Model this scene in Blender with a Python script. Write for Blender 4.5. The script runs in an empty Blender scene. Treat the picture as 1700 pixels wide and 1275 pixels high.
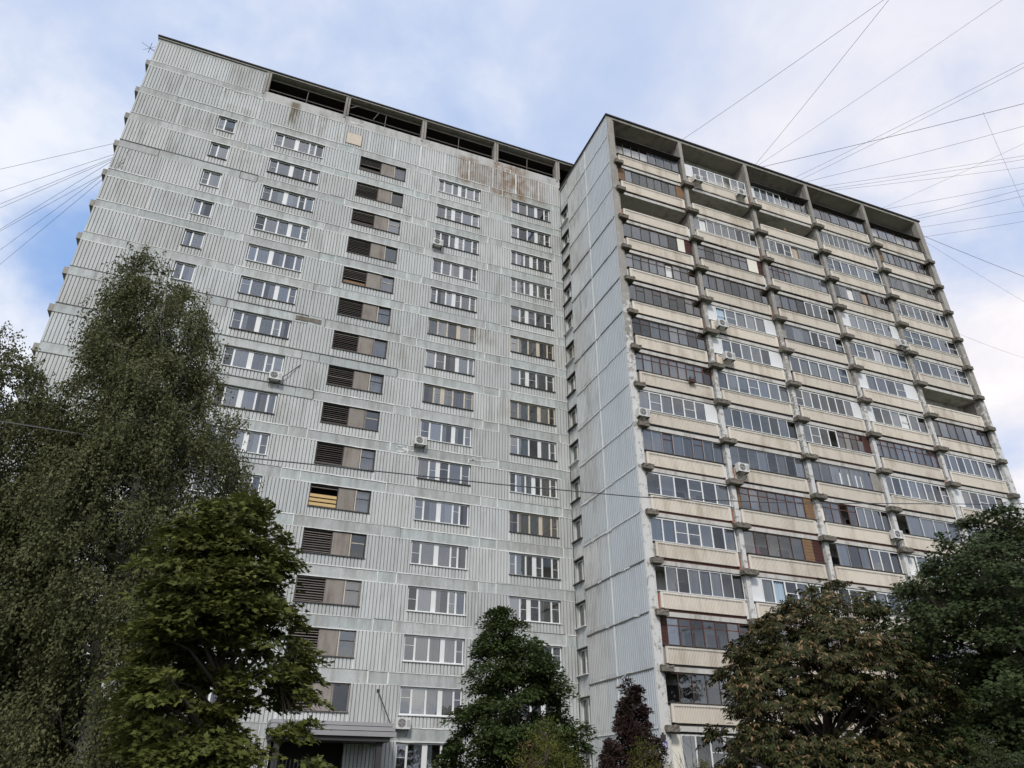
import bpy, math, random
import numpy as np
from mathutils import Vector, Matrix, noise as mnoise
random.seed(7)
RNG = np.random.default_rng(7)
sc = bpy.context.scene
COL = sc.collection

# ------------------------------------------------------------------ camera
cam = bpy.data.cameras.new('camera')
cam.sensor_fit = 'HORIZONTAL'; cam.sensor_width = 36.0
cam.lens = 36.0 * 1194.51 / 1700.0
cam.clip_start = 0.1; cam.clip_end = 3000
camo = bpy.data.objects.new('camera', cam); COL.objects.link(camo)
Rv = Vector((0.93024329, -0.36690954, 0.00498044)); Uv = Vector((-0.1859957, -0.45977689, 0.86833796)); Fv = Vector((0.31631159, 0.80869191, 0.49594796))
mw = Matrix.Identity(4)
for i in range(3):
    mw[i][0] = Rv[i]; mw[i][1] = Uv[i]; mw[i][2] = -Fv[i]
mw.translation = Vector((-14.854, -42.7477, 0.8746))
camo.matrix_world = mw
sc.camera = camo

# ------------------------------------------------------------------ world, sun, exposure
SUN_EL, SUN_AZ = 38.0, 205.0          # azimuth measured clockwise from +Y
wd = bpy.data.worlds.new('World'); sc.world = wd; wd.use_nodes = True
nt = wd.node_tree; nt.nodes.clear()
def N(tree, t, **kw):
    n = tree.nodes.new(t)
    for k, v in kw.items(): setattr(n, k, v)
    return n
out = N(nt, 'ShaderNodeOutputWorld'); bg = N(nt, 'ShaderNodeBackground'); bg.inputs[1].default_value = 0.1
nt.links.new(bg.outputs[0], out.inputs[0])
sky = N(nt, 'ShaderNodeTexSky', sky_type='NISHITA'); sky.sun_disc = False
sky.sun_elevation = math.radians(SUN_EL); sky.sun_rotation = math.radians(SUN_AZ)
tc = N(nt, 'ShaderNodeTexCoord')
def vm(op, a, b=None, tree=nt):
    n = N(tree, 'ShaderNodeVectorMath', operation=op)
    for i, x in enumerate((a, b)):
        if x is None: continue
        if isinstance(x, (tuple, list)): n.inputs[i].default_value = x
        else: tree.links.new(x, n.inputs[i])
    return n.outputs['Value'] if op == 'DOT_PRODUCT' else n.outputs['Vector']
def mt(op, a, b=None, c=None, tree=nt, clamp=False):
    n = N(tree, 'ShaderNodeMath', operation=op); n.use_clamp = clamp
    for i, x in enumerate((a, b, c)):
        if x is None: continue
        if isinstance(x, (int, float)): n.inputs[i].default_value = x
        else: tree.links.new(x, n.inputs[i])
    return n.outputs[0]
def mixc(f, a, b, tree=nt):
    n = N(tree, 'ShaderNodeMix', data_type='RGBA')
    for s, x in (('Factor', f), ('A', a), ('B', b)):
        i = {'Factor': 0, 'A': 6, 'B': 7}[s]
        if isinstance(x, (tuple, list)): n.inputs[i].default_value = tuple(x) + ((1,) if len(x) == 3 else ())
        elif isinstance(x, (int, float)): n.inputs[i].default_value = x
        else: tree.links.new(x, n.inputs[i])
    return n.outputs[2]
def noi(vec, scale, detail=5, rough=.55, tree=nt, dist=0.0):
    n = N(tree, 'ShaderNodeTexNoise'); n.inputs['Scale'].default_value = scale
    n.inputs['Detail'].default_value = detail; n.inputs['Roughness'].default_value = rough; n.inputs['Distortion'].default_value = dist
    if vec is not None: tree.links.new(vec, n.inputs['Vector'])
    return n.outputs[0]
def ramp(f, lo, hi, tree=nt):
    n = N(tree, 'ShaderNodeMapRange', interpolation_type='SMOOTHSTEP'); n.inputs[1].default_value = lo; n.inputs[2].default_value = hi
    tree.links.new(f, n.inputs[0]); return n.outputs[0]
d = vm('NORMALIZE', tc.outputs['Generated'])
sep = N(nt, 'ShaderNodeSeparateXYZ'); nt.links.new(d, sep.inputs[0])
zc = mt('ADD', mt('MAXIMUM', sep.outputs[2], 0.0), 0.25)
comb = N(nt, 'ShaderNodeCombineXYZ')
nt.links.new(mt('DIVIDE', sep.outputs[0], zc), comb.inputs[0]); nt.links.new(mt('DIVIDE', sep.outputs[1], zc), comb.inputs[1])
pl = vm('ADD', comb.outputs[0], (1.35, 0.4, 0))
n1 = noi(pl, 1.7, 6, .55, dist=.25); n2 = noi(pl, 4.6, 6, .6, dist=.2); n3 = noi(vm('ADD', pl, (7.7, 3.1, 0)), 1.1, 4, .5)
cl = mt('ADD', mt('MULTIPLY', n1, .72), mt('MULTIPLY', n2, .28))
def blob(v, size):
    return ramp(vm('DOT_PRODUCT', d, v), math.cos(size), 1.0)
holes = mt('ADD', mt('MULTIPLY', blob((-.238, .80, .55), .10), .26), mt('MULTIPLY', blob((.682, .385, .622), .2), .10))
holes = mt('ADD', holes, mt('MULTIPLY', blob((-.05, .62, .78), .34), .15))
cl = mt('SUBTRACT', cl, holes)
cov = ramp(cl, .22, .56)
blue = mixc(0.78, sky.outputs[0], mixc(ramp(vm('DOT_PRODUCT', d, (-.26, .82, .51)), .965, 1.0), (3.9, 5.1, 7.6), (2.5, 4.0, 7.1)))
lump = ramp(mt('ADD', mt('MULTIPLY', n3, .6), mt('MULTIPLY', n2, .4)), .38, .60)
cloud = mixc(lump, (4.5, 5.15, 6.7), (6.75, 7.0, 7.6))
warm = ramp(vm('DOT_PRODUCT', d, (.80, .47, .37)), .72, 1.0)
low = ramp(sep.outputs[2], .62, .30)
cloud = mixc(mt('MULTIPLY', warm, .85), cloud, mixc(n2, (6.4, 6.3, 6.8), (8.3, 7.75, 7.6)))
fluff = ramp(n2, .50, .66)
cloud = mixc(mt('MULTIPLY', mt('MULTIPLY', fluff, low), .55), cloud, (8.3, 8.1, 8.1))
nt.links.new(mixc(cov, blue, cloud), bg.inputs[0])

sl = bpy.data.lights.new('sun', 'SUN'); sl.energy = 1.5; sl.angle = math.radians(10); sl.color = (1, .95, .88)
so = bpy.data.objects.new('sun', sl); COL.objects.link(so)
az, el = math.radians(SUN_AZ), math.radians(SUN_EL)
sdir = Vector((math.sin(az) * math.cos(el), math.cos(az) * math.cos(el), math.sin(el)))
so.rotation_euler = (-sdir).to_track_quat('-Z', 'Y').to_euler(); so.location = (-20, -60, 60)
sc.view_settings.view_transform = 'Standard'; sc.view_settings.look = 'None'
sc.view_settings.gamma = 1.0; sc.view_settings.use_curve_mapping = False
sc.view_settings.exposure = 0.42
sc.render.engine = 'CYCLES'
sc.cycles.max_bounces = 6; sc.cycles.transparent_max_bounces = 10; sc.cycles.caustics_reflective = False; sc.cycles.caustics_refractive = False

# ------------------------------------------------------------------ helpers
class MB:
    def __init__(s): s.v = []; s.f = []; s.m = []
    def quad(s, a, b, c, d, m=0):
        n = len(s.v); s.v += [a, b, c, d]; s.f.append((n, n + 1, n + 2, n + 3)); s.m.append(m)
    def box(s, x0, x1, y0, y1, z0, z1, m=0):
        n = len(s.v)
        s.v += [(x0, y0, z0), (x1, y0, z0), (x1, y1, z0), (x0, y1, z0), (x0, y0, z1), (x1, y0, z1), (x1, y1, z1), (x0, y1, z1)]
        for f in ((0, 1, 5, 4), (1, 2, 6, 5), (2, 3, 7, 6), (3, 0, 4, 7), (4, 5, 6, 7), (3, 2, 1, 0)):
            s.f.append(tuple(n + i for i in f)); s.m.append(m)
    def tube(s, pts, rad, n=6, m=0, cap=True):
        pts = [Vector(p) for p in pts]
        if not isinstance(rad, (list, tuple)): rad = [rad] * len(pts)
        b = len(s.v); k = len(pts)
        for i, p in enumerate(pts):
            t = (pts[min(i + 1, k - 1)] - pts[max(i - 1, 0)]).normalized()
            a = t.cross(Vector((0, 0, 1)) if abs(t.z) < .9 else Vector((1, 0, 0))).normalized(); c = t.cross(a)
            for j in range(n):
                q = 2 * math.pi * j / n
                s.v.append(tuple(p + (a * math.cos(q) + c * math.sin(q)) * rad[i]))
        for i in range(k - 1):
            for j in range(n):
                s.f.append((b + i * n + j, b + i * n + (j + 1) % n, b + (i + 1) * n + (j + 1) % n, b + (i + 1) * n + j)); s.m.append(m)
        if cap:
            s.f.append(tuple(b + j for j in range(n))); s.m.append(m)
            s.f.append(tuple(b + (k - 1) * n + j for j in reversed(range(n)))); s.m.append(m)
    def disc(s, c, r, y, n=16, m=0):
        b = len(s.v)
        for j in range(n):
            q = 2 * math.pi * j / n; s.v.append((c[0] + r * math.cos(q), y, c[1] + r * math.sin(q)))
        s.f.append(tuple(b + j for j in range(n))); s.m.append(m)
    def mesh(s, name, mats, smooth=False):
        me = bpy.data.meshes.new(name); me.from_pydata(s.v, [], s.f)
        for mm in (mats if isinstance(mats, (list, tuple)) else [mats]): me.materials.append(mm)
        me.polygons.foreach_set('material_index', s.m)
        if smooth: me.polygons.foreach_set('use_smooth', [True] * len(s.f))
        me.update(); return me
    def build(s, name, mats, parent=None, smooth=False, **props):
        return link(name, s.mesh(name, mats, smooth), parent, **props)
def link(name, me, parent=None, loc=None, rotz=0, scale=None, **props):
    o = bpy.data.objects.new(name, me); COL.objects.link(o)
    if parent is not None: o.parent = parent
    if loc: o.location = loc
    if rotz: o.rotation_euler = (0, 0, rotz)
    if scale: o.scale = scale
    for k, v in props.items(): o[k] = v
    return o
def thing(name, label, cat, loc=(0, 0, 0), group=None):
    o = link(name, None, None, loc, label=label, category=cat)
    if group: o['group'] = group
    return o

# ------------------------------------------------------------------ materials
def newmat(name):
    m = bpy.data.materials.new(name); m.use_nodes = True; t = m.node_tree
    return m, t, t.nodes['Principled BSDF']
def mat(name, col, rough=.8, var=.12, scale=2.0, fine=18.0, bump=.0, objvar=0.0, dirt=None, dirt_amt=.0, streak=0.0, tint=None, spec=.3, metal=0.0, extra=None):
    m, t, b = newmat(name)
    geo = N(t, 'ShaderNodeNewGeometry'); pos = geo.outputs['Position']
    c = tuple(col) + (1,)
    big = noi(pos, scale, 5, .6, t); sm = noi(pos, fine, 4, .6, t)
    v = mt('ADD', mt('MULTIPLY', big, .6, tree=t), mt('MULTIPLY', sm, .4, tree=t), tree=t)
    v = mt('ADD', mt('MULTIPLY', mt('SUBTRACT', v, .5, tree=t), var * 4, tree=t), 1.0, tree=t)
    if objvar:
        oi = N(t, 'ShaderNodeObjectInfo')
        v = mt('MULTIPLY', v, mt('ADD', mt('MULTIPLY', mt('SUBTRACT', oi.outputs['Random'], .5, tree=t), objvar, tree=t), 1.0, tree=t), tree=t)
    cc = vm('MULTIPLY', c[:3], None, t); 
    nn = cc.node; nn.inputs[0].default_value = c[:3]
    cmb = N(t, 'ShaderNodeCombineXYZ')
    for i in range(3): t.links.new(v, cmb.inputs[i])
    t.links.new(cmb.outputs[0], nn.inputs[1])
    colr = nn.outputs[0]
    if tint:
        o2 = N(t, 'ShaderNodeObjectInfo'); colr = mixc(mt('FRACT', mt('MULTIPLY', o2.outputs['Random'], 13.7, tree=t), tree=t), colr, vm('MULTIPLY', colr, tint, t), t)
    if streak:
        # rain streaks that start at the floor joints and thin out as they run down
        s2 = N(t, 'ShaderNodeSeparateXYZ'); t.links.new(pos, s2.inputs[0])
        fz = mt('FRACT', mt('DIVIDE', mt('SUBTRACT', s2.outputs[2], 1.26, tree=t), 2.8, tree=t), tree=t)
        m3 = N(t, 'ShaderNodeMapping'); t.links.new(pos, m3.inputs[0]); m3.inputs['Scale'].default_value = (3.4, 3.4, .36)
        s3 = noi(m3.outputs[0], 1.0, 5, .7, t)
        kk = mt('MULTIPLY', ramp(mt('ADD', s3, mt('MULTIPLY', mt('SUBTRACT', fz, .6, tree=t), .32, tree=t), tree=t), .52, .74, t), streak, tree=t)
        colr = mixc(kk, colr, (.22, .205, .175), t)
    if dirt:
        mp = N(t, 'ShaderNodeMapping'); t.links.new(pos, mp.inputs[0]); mp.inputs['Scale'].default_value = (1, 1, .16)
        sv = noi(mp.outputs[0], 2.2, 6, .65, t)
        lv = noi(pos, .35, 4, .6, t)
        k = mt('MULTIPLY', ramp(mt('ADD', mt('MULTIPLY', sv, .6, tree=t), mt('MULTIPLY', lv, .4, tree=t), tree=t), .46, .66, t), dirt_amt, tree=t)
        colr = mixc(k, colr, dirt, t)
    if extra: colr = extra(t, pos, colr)
    t.links.new(colr, b.inputs['Base Color'])
    b.inputs['Roughness'].default_value = rough; b.inputs['Specular IOR Level'].default_value = spec; b.inputs['Metallic'].default_value = metal
    if bump:
        bp = N(t, 'ShaderNodeBump'); bp.inputs['Strength'].default_value = bump; bp.inputs['Distance'].default_value = .02
        t.links.new(noi(pos, fine * 2.2, 5, .7, t), bp.inputs['Height']); t.links.new(bp.outputs[0], b.inputs['Normal'])
    return m
def rust_extra(t, pos, colr):
    # rust runs that have bled down the topmost panels, where the loft gutter leaks
    sp = N(t, 'ShaderNodeSeparateXYZ'); t.links.new(pos, sp.inputs[0])
    mp = N(t, 'ShaderNodeMapping'); t.links.new(pos, mp.inputs[0]); mp.inputs['Scale'].default_value = (.7, 1, .16)
    st = noi(mp.outputs[0], 2.6, 6, .7, t)
    def spot(x0, w, z0, z1, a):
        fx = mt('SUBTRACT', 1.0, ramp(mt('ABSOLUTE', mt('SUBTRACT', sp.outputs[0], x0, tree=t), tree=t), w * .35, w, t), tree=t)
        fz = mt('MULTIPLY', ramp(sp.outputs[2], z0, z0 + .9, t), ramp(sp.outputs[2], z1, z1 - .3, t), tree=t)
        return mt('MULTIPLY', mt('MULTIPLY', fx, fz, tree=t), a, tree=t)
    rest = [spot(1.6, 2.6, 44.8, 49.4, 1.0), spot(-2.3, 1.3, 45.2, 48.9, .9), spot(-.3, 1.8, 45.0, 48.6, .7), spot(3.8, 1.6, 45.2, 48.7, .6), spot(2.6, 2.4, 43.6, 46.4, .45), spot(-16.8, .6, 46.8, 49.3, .25)]
    s = rest[0]
    for r in rest[1:]: s = mt('MAXIMUM', s, r, tree=t)
    k = mt('MULTIPLY', s, ramp(mt('ADD', mt('MULTIPLY', st, .6, tree=t), mt('MULTIPLY', noi(pos, 1.3, 5, .6, t), .4, tree=t), tree=t), .34, .62, t), tree=t)
    colr = mixc(mt('MULTIPLY', k, .9, tree=t), colr, (.215, .115, .045), t)
    g = [spot(-16.9, .5, 46.3, 49.2, .9), spot(-14.6, .5, 46.4, 48.8, .6), spot(-17.0, 2.4, 45.3, 46.3, .5), spot(-4, 2.2, 45.2, 46.2, .5), spot(-.3, 1.2, 29.6, 31.6, .45), spot(-21, 2, 42, 47, .25)]
    s = g[0]
    for r in g[1:]: s = mt('MAXIMUM', s, r, tree=t)
    return mixc(mt('MULTIPLY', s, ramp(st, .38, .6, t), tree=t), colr, (.17, .14, .09), t)
PANEL = mat('grey_cladding', (.575, .578, .56), .75, .10, .7, 14, .15, .18, (.30, .29, .26), .55, .26, tint=(.975, 1.0, 1.015), extra=rust_extra)
BAND = mat('band_concrete', (.515, .53, .515), .85, .22, 1.1, 9, .6, .22, (.29, .28, .26), .65, .35, tint=(.94, .99, 1.0), extra=rust_extra)
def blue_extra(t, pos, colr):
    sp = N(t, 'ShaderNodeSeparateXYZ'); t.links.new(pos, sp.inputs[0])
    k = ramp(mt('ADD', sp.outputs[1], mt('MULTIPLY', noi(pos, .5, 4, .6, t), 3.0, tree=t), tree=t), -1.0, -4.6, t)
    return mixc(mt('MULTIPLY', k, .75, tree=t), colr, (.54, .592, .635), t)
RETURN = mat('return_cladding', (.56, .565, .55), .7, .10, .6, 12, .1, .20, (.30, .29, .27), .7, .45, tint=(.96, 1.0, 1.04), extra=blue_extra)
SEAL = mat('white_sealant', (.80, .80, .775), .8, .25, 2, 20, .3)
SEALD = mat('dark_mastic', (.15, .145, .13), .8, .2, 2, 20, .3)
CONC = mat('raw_concrete', (.36, .335, .30), .9, .2, 1.3, 12, .6, .12, (.17, .155, .135), .7)
CONCL = mat('pale_concrete', (.53, .525, .50), .9, .16, 1.3, 12, .5, .05, (.25, .24, .21), .7, extra=rust_extra)
def peel_extra(t, pos, colr):
    sp = N(t, 'ShaderNodeSeparateXYZ'); t.links.new(pos, sp.inputs[0])
    p = noi(pos, 3.2, 6, .65, t)
    z = mt('MULTIPLY', ramp(sp.outputs[2], 36, 20, t), .24, tree=t)
    return mixc(ramp(mt('ADD', p, z, tree=t), .60, .72, t), colr, (.66, .655, .63), t)
PEEL = mat('peeling_whitewash', (.37, .345, .31), .9, .2, 2, 12, .6, .1, (.20, .18, .155), .5, extra=peel_extra)
CORB = mat('rough_aggregate_concrete', (.20, .18, .15), .95, .35, 3, 26, 1.0, .2, (.10, .09, .075), .7)
CREAM = mat('cream_sheet', (.755, .695, .605), .65, .06, 1.0, 10, .1, .14, (.42, .35, .25), .5)
BEAM = mat('whitewashed_beam', (.60, .58, .54), .85, .15, 2, 14, .4, .1, (.28, .25, .21), .8)
STEEL = mat('dark_steel', (.055, .05, .05), .6, .2, 3, 20)
BRICK = mat('red_brick_infill', (.33, .13, .075), .9, .2, 4, 18, .4, .3, (.45, .40, .35), .4)
LOFT = mat('loft_shade', (.028, .024, .023), .95, .2, 2, 12)  # near-black stands in for the shade inside loft, loggias and porch
ROOFM = mat('roofing_felt', (.045, .042, .04), .9, .2, 2, 12)
INNER = mat('room_plaster', (.30, .28, .25), .9, .15, 1, 8, objvar=.4)
WHITE = mat('white_upvc', (.80, .80, .785), .4, .03, 2, 10, spec=.5)
WPAN = mat('white_sandwich_panel', (.76, .765, .76), .5, .05, 1.2, 8, objvar=.08)
OLDW = mat('aged_cream_wood', (.60, .53, .42), .7, .2, 4, 25, .3)
BROWN = mat('brown_stained_wood', (.095, .058, .043), .6, .2, 4, 25)
REDW = mat('red_brown_paint', (.13, .055, .04), .6, .2, 4, 25)
ORANGE = mat('orange_planking', (.23, .14, .075), .7, .2, 3, 20, .3, .2)
DARKRED = mat('dark_red_planking', (.075, .03, .024), .7, .2, 3, 20, .3)
YELLOW = mat('yellow_new_wood', (.60, .42, .19), .7, .12, 3, 20, .2, .2)
GREYF = mat('grey_aluminium', (.42, .42, .41), .45, .06, 2, 10, spec=.5)
DARKF = mat('dark_frame', (.06, .05, .045), .5, .1, 2, 10)
SILL = mat('sheet_metal_flashing', (.10, .09, .08), .5, .2, 2, 10, metal=.3)
LOUV = mat('weathered_slat', (.27, .235, .21), .85, .2, 3, 20, .3, .3)
LOUVD = mat('dark_slat', (.11, .095, .085), .85, .2, 3, 20, .3, .5)  # darker slat tone, used mostly on the upper storeys
FIBRE = mat('weathered_fibreboard', (.30, .265, .235), .9, .15, 2, 10, .3, .15, (.14, .11, .09), .7)
C_WHITE = mat('white_curtain', (.80, .80, .79), .9, .08, 2, 8, objvar=.2)
C_GREY = mat('grey_net_curtain', (.50, .51, .54), .9, .1, 2, 8, objvar=.3)
C_BEIGE = mat('beige_curtain', (.48, .40, .32), .9, .1, 2, 8, objvar=.3)
C_DIM = mat('dark_pane_backing', (.16, .15, .145), .9, .1, 2, 8, objvar=.3)  # dark sheet behind many transom panes and some balcony panes
C_BLUE = mat('pale_blue_blind', (.42, .52, .62), .9, .06, 2, 8, objvar=.2)
C_GREEN = mat('green_curtain', (.20, .26, .16), .9, .1, 2, 8, objvar=.3)
C_CREAM = mat('cream_panel_reflection', (.86, .82, .70), .8, .04, 2, 8)  # cream infill panels; also a painted cloud reflection in two windows
PINK = mat('pink_cloth', (.62, .17, .32), .9, .1, 3, 10)
ACM = mat('air_conditioner_case', (.68, .67, .64), .5, .08, 3, 12, objvar=.1)
ACD = mat('fan_recess', (.09, .09, .09), .6, .1, 3, 12)
BLUEP = mat('blue_enamel', (.10, .09, .24), .4, .06, 3, 12)
TILE = mat('entrance_cladding', (.36, .36, .36), .7, .12, 1, 8, objvar=.15)
GRASS_G = mat('lawn', (.045, .06, .02), .95, .4, .4, 9, .6)
ASPH = mat('asphalt', (.055, .055, .055), .9, .2, .5, 20, .4)
CABLE = mat('cable_rubber', (.11, .11, .12), .6, .1)
BARKW = mat('birch_bark', (.50, .47, .43), .85, .3, 2, 9, .4, dirt=(.06, .05, .045), dirt_amt=.9)
BARK = mat('bark', (.075, .06, .048), .95, .3, 3, 14, .8)
def glassmat(name, tint, base=.16, gain=1.0):
    m, t, b = newmat(name); t.nodes.remove(b)
    o = t.nodes['Material Output']
    tr = N(t, 'ShaderNodeBsdfTransparent'); tr.inputs[0].default_value = tint + (1,)
    gl = N(t, 'ShaderNodeBsdfGlossy'); gl.inputs['Roughness'].default_value = .015; gl.inputs[0].default_value = (.95, .94, .90, 1)
    fr = N(t, 'ShaderNodeFresnel'); fr.inputs[0].default_value = 1.52
    oi = N(t, 'ShaderNodeObjectInfo')
    f = mt('ADD', mt('MULTIPLY', fr.outputs[0], gain * 1.7, tree=t), mt('MULTIPLY', oi.outputs['Random'], base, tree=t), tree=t, clamp=True)
    mx = N(t, 'ShaderNodeMixShader'); t.links.new(f, mx.inputs[0]); t.links.new(tr.outputs[0], mx.inputs[1]); t.links.new(gl.outputs[0], mx.inputs[2])
    # old panes are never flat: a slight ripple bends what they mirror
    geo = N(t, 'ShaderNodeNewGeometry'); bp = N(t, 'ShaderNodeBump'); bp.inputs['Strength'].default_value = .06; bp.inputs['Distance'].default_value = .05
    t.links.new(noi(geo.outputs['Position'], 1.6, 2, .5, t), bp.inputs['Height']); t.links.new(bp.outputs[0], gl.inputs['Normal'])
    t.links.new(mx.outputs[0], o.inputs[0]); return m
GLASS = glassmat('window_glass', (.90, .91, .92)); GLASSA = glassmat('bright_window_glass', (.93, .94, .95), .24, 1.35)

# ------------------------------------------------------------------ setting
def ground_sheet(name, x0, x1, y0, y1, z, m):
    b = MB(); b.quad((x0, y0, z), (x1, y0, z), (x1, y1, z), (x0, y1, z)); return b.build(name, m, kind='structure')
ground_sheet('ground', -900, 900, -900, 900, -.75, GRASS_G)
ground_sheet('road', -200, 200, -50, -41, -.74, ASPH)
ground_sheet('footpath', -60, 60, -5.5, -2.2, -.745, ASPH)

# ------------------------------------------------------------------ apartment building
B = thing('apartment_building', 'sixteen storey panel apartment building with ribbed grey cladding and rows of cream balconies', 'building', (0, 0, 0))
XL, XR, YF, XE = -27.6, 6.34, -8.85, 39.56
ST = 2.8
T = lambda k: 3.309 + ST * (k - 1)          # window head of storey k, grey wing
ZK = lambda k: .98 + ST * (k - 1)           # balcony slab of storey k
WIN = [(-21.984, -20.694), (-17.842, -14.106), (-11.258, -7.543), (-4.754, -1.074), (1.716, 5.321)]

# cores (rooms behind the facade; storey slabs are the bands)
b = MB()
b.box(XL + .02, XR + 6, 1.3, 12, -.75, 48.4, 0)
b.build('core_wall', INNER, B)
b = MB(); b.box(XL, XL + .25, .3, 12, -.75, 51.5); b.build('end_wall', PANEL, B)
b = MB(); b.box(XR + .3, XE - .02, -7.35, 8, -.75, 47.9); b.build('balcony_back_wall', BEAM, B)
b = MB(); b.box(XE - .25, XE, -8.6, 8, -.75, 48.0); b.build('end_wall', CONC, B)

_rib = {}
def ribbed(w, h, pitch, groove, depth, m, slope=.25, lip=0.03):
    key = (round(w, 2), round(h, 2), pitch, groove, m.name)
    if key in _rib: return _rib[key]
    n = max(1, round((w - 2 * lip) / pitch)); p = (w - 2 * lip) / n; g = groove
    prof = [(0, 0)]
    for i in range(n):
        x = lip + i * p + (p - g) / 2
        prof += [(x, 0), (x + g * slope, depth), (x + g * (1 - slope), depth), (x + g, 0)]
    prof.append((w, 0)); bk = .26
    mb = MB(); k = len(prof)
    for (x, y) in prof: mb.v.append((x, y, 0))
    for (x, y) in prof: mb.v.append((x, y, h))
    for (x, y) in prof: mb.v.append((x, bk, 0))
    for (x, y) in prof: mb.v.append((x, bk, h))
    for i in range(k - 1):
        mb.f += [(i, i + 1, k + i + 1, k + i), (2 * k + i, 2 * k + i + 1, i + 1, i), (k + i, k + i + 1, 3 * k + i + 1, 3 * k + i)]
        mb.m += [0, 0, 0]
    mb.f += [(0, k, 3 * k, 2 * k), (k - 1, 3 * k - 1, 4 * k - 1, 2 * k - 1)]; mb.m += [0, 0]
    _rib[key] = mb.mesh('wall_panel', m); return _rib[key]
def panel(x0, x1, z0, z1, y=-.04):
    link('wall_panel', ribbed(x1 - x0 - .03, z1 - z0 - .03, .215, .046, .085, PANEL, .1), B, (x0 + .015, y + random.uniform(-.02, .012), z0 + .015))
seal_l, seal_d = MB(), MB()
def seal(mb, p0, p1, w, y, axis='x'):
    # a hand-smeared bead: width and edge wander along its length
    L = abs(p1[0] - p0[0]) + abs(p1[1] - p0[1]); n = max(2, int(L / .28))
    hor = abs(p1[0] - p0[0]) > abs(p1[1] - p0[1]); ph = random.uniform(0, 99)
    pts = []
    for i in range(n + 1):
        t = i / n; x = p0[0] + (p1[0] - p0[0]) * t; z = p0[1] + (p1[1] - p0[1]) * t
        a = w * (.75 + 1.5 * max(0, mnoise.noise((t * L * 1.9, ph, .3)))) ; c = w * (.75 + 1.5 * max(0, mnoise.noise((t * L * 1.9, ph, 7.3))))
        lo, hi = ((x, z - a), (x, z + c)) if hor else ((x - a, z), (x + c, z))
        pts.append((lo, hi))
    P = (lambda q, dy=0: (q[0], y + dy, q[1])) if axis == 'x' else (lambda q, dy=0: (y + dy, q[0], q[1]))
    for i in range(n):
        (a, b_), (c, d_) = pts[i], pts[i + 1]
        mb.quad(P(a), P(c), P(d_), P(b_))
        mb.quad(P(a, .05), P(c, .05), P(c), P(a)); mb.quad(P(b_), P(d_), P(d_, .05), P(b_, .05))

BJ = [XL, -25.0, -19.55, -18.35, -13.1, -11.95, -6.65, -5.5, -.32, .86, 5.62, XR]
def band(x0, x1, z0, z1, y=-.02, m=None, d=1.28):
    mb = MB(); mb.box(x0 + .012, x1 - .012, y + random.uniform(-.012, .008), d, z0, z1); mb.build('band_panel', m or BAND, B)
for k in range(1, 17):
    t = T(k); z0, z1 = t + .05, t + .74
    for a, c in zip(BJ, BJ[1:]): band(a, c, z0, z1)
    dark_to = {9: -6.5, 8: -9, 10: -11, 14: -17, 3: None}.get(k)
    for zz in (z0, z1):
        for a, c in zip(BJ, BJ[1:]):
            if random.random() < .16: continue
            dk = dark_to is not None and c <= dark_to + .1
            seal(seal_d if dk else seal_l, (a, zz), (c, zz), random.uniform(.012, .034), -.055)
    for x in BJ[1:-1]:
        if random.random() < .85: seal(seal_d if (dark_to is not None and x < dark_to) else seal_l, (x, z0), (x, z1), random.uniform(.015, .035), -.055)
    # ribbed panels: piers and under-sill pieces
    lo = t - 2.05 if k > 1 else t - 2.05
    piers = [(XL, -24.6), (-24.6, WIN[0][0])] + [(WIN[i][1], WIN[i + 1][0]) for i in range(4)] + [(WIN[4][1], XR)]
    for (a, c) in piers:
        if k == 1 and abs(a - WIN[2][1]) < .1: pass
        panel(a, c, lo, t + .05)
    for i, (a, c) in enumerate(WIN):
        if k == 1 and i == 2: continue
        panel(a, c, lo, t - 1.42)
        for x in (a, c):
            if random.random() < .8: seal(seal_d if (dark_to is not None and x < dark_to and random.random() < .5) else seal_l, (x, lo + .02), (x, t - 1.45), random.uniform(.014, .03), -.052)
    if random.random() < .7: seal(seal_l, (-24.6, lo + .1), (-24.6, t), random.uniform(.008, .02), -.052)
mb = MB(); mb.box(XL, -9.4, 0, 1.25, -.75, T(1) - 2.06); mb.box(-7.54, XR, 0, 1.25, -.75, T(1) - 2.06); mb.build('plinth', CONC, B)
# technical storey
z0, z1 = T(16) + .74, 48.4
cut = [XL, -25.0, -22.2, -19.4] + [-19.4 + 2.15 * i for i in range(1, 12)] + [XR]
for a, c in zip(cut, cut[1:]): panel(a, c, z0, z1)
for x in cut[1:-1]: seal(seal_l, (x, z0), (x, z1), random.uniform(.02, .045) if x > -9 else .015, -.055)
for a, c in zip(BJ, BJ[1:]): seal(seal_l, (a, z1), (c, z1), .02, -.055)
cut2 = [XL, -25.0, -22.2, -19.4]
for a, c in zip(cut2, cut2[1:]):
    panel(a, c, 48.98, 51.22)
band(XL, -19.4, 48.4, 48.98); band(XL, -19.4, 51.22, 51.5)
seal(seal_l, (XL, 48.98), (-19.4, 48.98), .02, -.055)
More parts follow.
